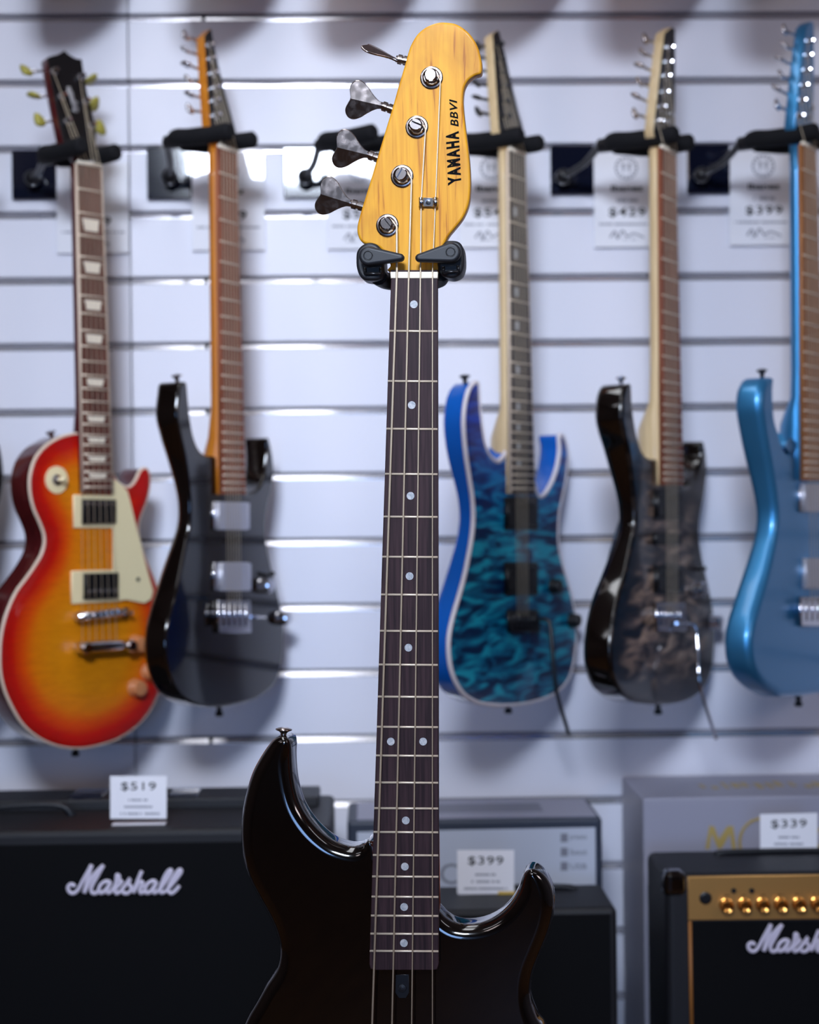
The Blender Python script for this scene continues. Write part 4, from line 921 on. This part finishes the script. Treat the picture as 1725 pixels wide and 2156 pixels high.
# retainer
q = zh([(898, 1470), (1052, 1475), (1050, 1545), (898, 1540)])
rt = px_slab(P, q, HF + .0032, .001, r=.0003, K=1, closed_smooth=False).build('string_retainer', M['chrome'], root)
for xa_ in (898, 1010):
    a, b = zh([(xa_ + 20, 1472)])[0], zh([(xa_ + 20, 1543)])[0]
    MB().tube([P.p(*a, HF + .0040), P.p(*b, HF + .0040)], .0023, 10).build('retainer_bar', M['chrome'], rt)
MB().tube([P.p(*zh([(976, 1508)])[0], HF), P.p(*zh([(976, 1508)])[0], HF + .003)], .003, 10).build('spacer', M['chrome'], rt)
MB().lathe(P.p(*zh([(974, 1508)])[0], HF + .0032), P.n, [(.0024, 0), (.0022, .0008), (.0008, .001), (.0007, .0003)], 14).build('screw', M['peg'], rt)
# tuning machines
pp = zh([(655, 1690), (770, 1305), (885, 920), (1000, 535)])           # E A D G
kb = [(741, 429), (777, 326.5), (805.5, 223), (838, 124.5)]
se = [(768, 436.5), (799, 334), (828, 231), (858, 129)]
kd = [(-71, -22), (-72, -17.5), (-73, -17), (-66, -33)]
rot = [-10, -11, -10, 69]
slot = [128, 60, 155, 95]
for i in range(4):
    c = P.p(*pp[i], HF)
    t = MB().lathe(c, P.n, [(.0104, 0), (.0104, .0008), (.0094, .0012), (.0082, .0013), (.0079, .0040), (.0066, .0050)], 36).build('tuning_machine', M['nickel'], root)
    a_ = math.radians(slot[i]); sd = P.u * math.cos(a_) + P.v * math.sin(a_); sp = P.n.cross(sd)
    # slotted post: two half rounds either side of the slot, waisted below
    MB().lathe(c, P.n, [(.0060, .003), (.0048, .006), (.0046, .0085), (.0052, .0092)], 28).build('post', M['nickelpost'], t)
    for s in (-1, 1):
        mb = MB(); vs = []; N_ = 14
        for (h, rr) in ((.0088, .0050), (.0096, .0058), (.0108, .0058), (.0118, .0046)):
            for k in range(N_ + 1):
                an = PI * k / N_; x = math.cos(an) * rr; y = s * max(math.sin(an) * rr, 0); y = s * (.0018 + abs(y) * (rr - .0018) / rr)
                vs.append(c + P.n * h + sd * x * .97 + sp * y)
        s1 = N_ + 1
        fs = [(j * s1 + k, j * s1 + k + 1, (j + 1) * s1 + k + 1, (j + 1) * s1 + k) for j in range(3) for k in range(N_)] + [(j * s1, (j + 1) * s1, (j + 1) * s1 + N_, j * s1 + N_) for j in range(3)] + [tuple(range(s1)), tuple(3 * s1 + k for k in range(s1))]
        mb.add(vs, fs, False); mb.build('slotted_cap', M['nickelpost'], t)
    ko = HF - .0105
    A0, B0 = P.p(*se[i], ko), P.p(*kb[i], ko); ax = (P.p(kb[i][0] + kd[i][0], kb[i][1] + kd[i][1], ko) - B0).normalized()
    A0 = A0 + (A0 - B0).normalized() * .006
    d0 = (B0 - A0); L = d0.length; d0.normalize()
    MB().lathe(A0, d0, [(.0044, 0), (.0044, L * .62), (.0034, L * .64), (.0034, L * .72), (.0045, L * .74), (.0045, L * .97), (.0030, L * 1.02), (.0032, L * 1.1)], 20).build('tuner_shaft', M['nickel'], t)
    wv = P.n.cross(ax).normalized(); rr = math.radians(rot[i]); W_ = (wv * math.cos(rr) + P.n * math.sin(rr)); T_ = ax.cross(W_).normalized()
    half = [(-.001, .0026), (.004, .0036), (.0085, .0062), (.013, .0098), (.0175, .0140), (.022, .0168), (.026, .0178), (.030, .0166), (.0328, .0132), (.0335, .0090), (.0322, .0046), (.0308, 0)]
    o2 = [(a, w_) for a, w_ in half] + [(a, -w_) for a, w_ in half[-2::-1]]
    o2 = [(q.x, q.y) for q in crv([(a, b, 0) for a, b in o2], 4, True)]
    mb = MB(); th = .0010; fold = -.12; n = len(o2); vs = []
    def kp(a, w_, tt): return B0 + ax * a + W_ * w_ + T_ * (tt + abs(w_) * fold - .001)
    rings = [(1, th * .4), (1, -th * .4)]
    for sc_, tt in ((.955, th), (1, th * .45), (1, -th * .45), (.955, -th)):
        for a, w_ in o2: vs.append(kp(.017 + (a - .017) * sc_, w_ * sc_, tt))
    fs = [(j * n + k, j * n + (k + 1) % n, (j + 1) * n + (k + 1) % n, (j + 1) * n + k) for j in range(3) for k in range(n)]
    sm = [True] * len(fs)
    # strips across the blade, split at the fold
    hn = n // 2
    for base in (0, 3 * n):
        cen = len(vs); cs = []
        for k in range(hn + 1):
            a1 = o2[k][0]; sc_ = .955; vs.append(kp(.017 + (min(a1, .0308) - .017) * sc_, 0, th if base == 0 else -th)); cs.append(cen + k)
        for k in range(hn):
            fs.append((base + k, base + k + 1, cs[k + 1], cs[k])); sm.append(False)
            m1, m2 = (n - k) % n, n - k - 1
            fs.append((base + m1 if k else base, base + m2, cs[k + 1], cs[k])) ; sm.append(False)
    mb.add(vs, fs, sm); mb.build('tuner_key', M['nickel'], t)
# strings
nutx = [835.9, 861, 885.6, 910.9]; botx = [783.8, 825.6, 867, 910.7]; rad = [.00100, .00085, .00068, .00055]
pe = zh([(727, 1700), (843, 1330), (952, 935), (1068, 560)])
for i in range(4):
    n0 = P.p(nutx[i], 572, fb + .0022)
    k = (2650 - 572) / (2156 - 572)
    b = P.p(nutx[i] + (botx[i] - nutx[i]) * k, 2650, fb + .006)
    pts = [b, n0]
    if i >= 2:
        rx = zh([(918 if i == 2 else 1030, 1508)])[0]; pts.append(P.p(*rx, HF + .0010 + .0006))
    pts.append(P.p(*pe[i], HF + .0072)); e = pts[-1]; c = P.p(*pp[i], HF + .0072)
    rv = (e - c); rr_ = .0050 + rad[i]
    for j in range(1, 9):
        an = j * PI / 4.5; dv = P.u * math.cos(an) + P.v * math.sin(an); pts.append(c + dv * rr_ - P.n * .0002 * j)
    MB().tube(pts, rad[i], 8).build('string', M['string'], root)
# truss rod access slot
px_slab(P, [(833, 2052), (861, 2052), (862, 2090), (855, 2102), (840, 2102), (832, 2090)], FBD + .0008, .001, r=.0004, K=2, closed_smooth=False).build('truss_rod_slot', M['blackplastic'], root)
MB().lathe(P.p(847, 2080, FBD + .0006), P.n, [(.004, 0), (.0036, .0016), (.001, .0022)], 16).build('truss_rod_nut', M['rubber'], root)
# strap button on the upper horn
c = P.p(597, 1553, FBD - .018); ax = (P.v * .99 + P.u * .06).normalized()
MB().lathe(c - ax * .004, ax, [(.0045, -.001), (.0042, .0045), (.0030, .0060), (.0028, .0080), (.0045, .0098), (.0076, .0110), (.0076, .0120), (.0040, .0132), (.0005, .0136)], 24, sharp=False).build('strap_button', M['nickel'], root)
# pickups and bridge on the lower body
px_slab(P, [(760, 2330), (945, 2330), (945, 2400), (760, 2400)], FBD + .012, .012, r=.002, K=2, closed_smooth=False).build('pickup', M['blackplastic'], root)
brg = px_slab(P, [(760, 2600), (945, 2600), (945, 2690), (760, 2690)], FBD + .006, .006, r=.001, K=2, closed_smooth=False).build('bridge', M['nickel'], root)
for i in range(4):
    x = nutx[i] + (botx[i] - nutx[i]) * (2640 - 572) / (2156 - 572)
    px_slab(P, [(x - 14, 2615), (x + 14, 2615), (x + 14, 2670), (x - 14, 2670)], FBD + .013, .008, r=.001, K=1, closed_smooth=False).build('saddle', M['nickel'], brg)

# ------------------------------------------------------------------ the stand that holds it
sr = empty('guitar_stand', (P.w(0, 0, -.06).x, P.w(0, 0, -.06).y, 0), 'black stand whose auto-lock yoke grips the neck of the bass below its headstock', 'guitar stand')
# blocks beside the neck
lb = px_slab(P, zh([(445, 1850), (500, 1822), (560, 1832), (600, 1870), (622, 1950), (625, 2040), (612, 2090), (575, 2115), (490, 2118), (440, 2090), (412, 2020), (408, 1940), (415, 1890)]), -.002, .030, r=.003, K=4, step=.0015).build('yoke_block', M['rubber'], sr)
rb2 = px_slab(P, zh([(1090, 1830), (1120, 1808), (1200, 1812), (1240, 1850), (1252, 1930), (1250, 2010), (1225, 2070), (1170, 2098), (1110, 2092), (1060, 2060), (1045, 2000), (1048, 1920), (1062, 1870)]), -.002, .030, r=.003, K=4, step=.0015).build('yoke_block', M['rubber'], sr)
for blk, q in ((lb, [(478, 2028), (602, 2028), (602, 2068), (478, 2068)]), (rb2, [(1092, 2020), (1208, 2012), (1210, 2050), (1092, 2058)])):
    (x0, y0), (x1, y1), (x2, y2), (x3, y3) = zh(q)
    fr_ = MB()
    for (a, b), (c_, d_) in (((x0, y0 - 2), (x3, y3)), ((x3, y3), (x2, y2)), ((x2, y2), (x1, y1 - 2))):
        fr_.tube([P.p(a, b, .0), P.p(c_, d_, .0)], .0014, 6)
    fr_.build('slot_rim', M['blackmetal'], blk)
    px_slab(P, [(x0 + 3, y0 - 3), (x1 - 3, y1 - 3), (x2 - 3, y2 - 1), (x3 + 3, y3 - 1)], -.0012, .002, r=.0003, K=1, closed_smooth=False).build('slot', M['blackplastic'], blk)
for big, small, R_, r_s in (((508, 1932), (757, 1943), 75, 30), ((1152, 1905), (905, 1946), 78, 32)):
    b0, s0 = P.uv(*zh([big])[0], .009), P.uv(*zh([small])[0], .009); k = 1 / 3.717 / 2333.0
    dx, dy = s0[0] - b0[0], s0[1] - b0[1]; L = math.hypot(dx, dy); th = math.atan2(dy, dx); R1, R2 = R_ * k, r_s * k; al = math.acos((R1 - R2) / L)
    pts = [(b0[0] + R1 * math.cos(th + t), b0[1] + R1 * math.sin(th + t)) for t in np.linspace(al, 2 * PI - al, 26)] + [(s0[0] + R2 * math.cos(th + t), s0[1] + R2 * math.sin(th + t)) for t in np.linspace(-al, al, 14)]
    lv = slab(P, pts, .0135, .0095, r=.0028, K=5, closed_smooth=False, step=.0012).build('locking_lever', M['rubber'], sr)
    mb = MB(); rr = 36 * k
    mb.tube([P.w(b0[0] + rr * math.cos(t), b0[1] + rr * math.sin(t), .0136) for t in np.linspace(0, 2 * PI, 33)], .00035, 6); mb.build('pivot_ring', M['blackplastic'], lv)
    MB().lathe(P.w(b0[0], b0[1], .0130), P.n, [(rr * .92, 0), (rr * .92, .0004), (rr * .8, .0008)], 24).build('pivot_cap', M['rubber'], lv)
# crossbar behind the neck, pole, feet
v0 = P.uv(873, 560, 0)[1]
mb = MB(); l = P.uv(800, 560, -.03)[0]; r_ = P.uv(935, 560, -.03)[0]
mb.tube(crv([P.w(l, v0 - .006, -.018), P.w(l + .006, v0 - .008, -.036), P.w(0, v0 - .010, -.044), P.w(r_ - .006, v0 - .008, -.036), P.w(r_, v0 - .004, -.018)], 6), .008, 10); mb.build('crossbar', M['rubber'], sr)
pt = P.w(-.004, v0 - .010, -.048)
pm = P.w(-.016, P.uv(873, 1700, 0)[1], -.068)
MB().tube([pt, pm, Vector((pm.x, pm.y + .02, .28))], .008, 12).build('pole', M['blackmetal'], sr)
for a in (90, 210, 330):
    t = math.radians(a + 90); MB().tube([(pm.x, pm.y + .02, .30), (pm.x + .3 * math.cos(t), pm.y + .02 + .3 * math.sin(t), .012)], .009, 10).build('leg', M['blackmetal'], sr)
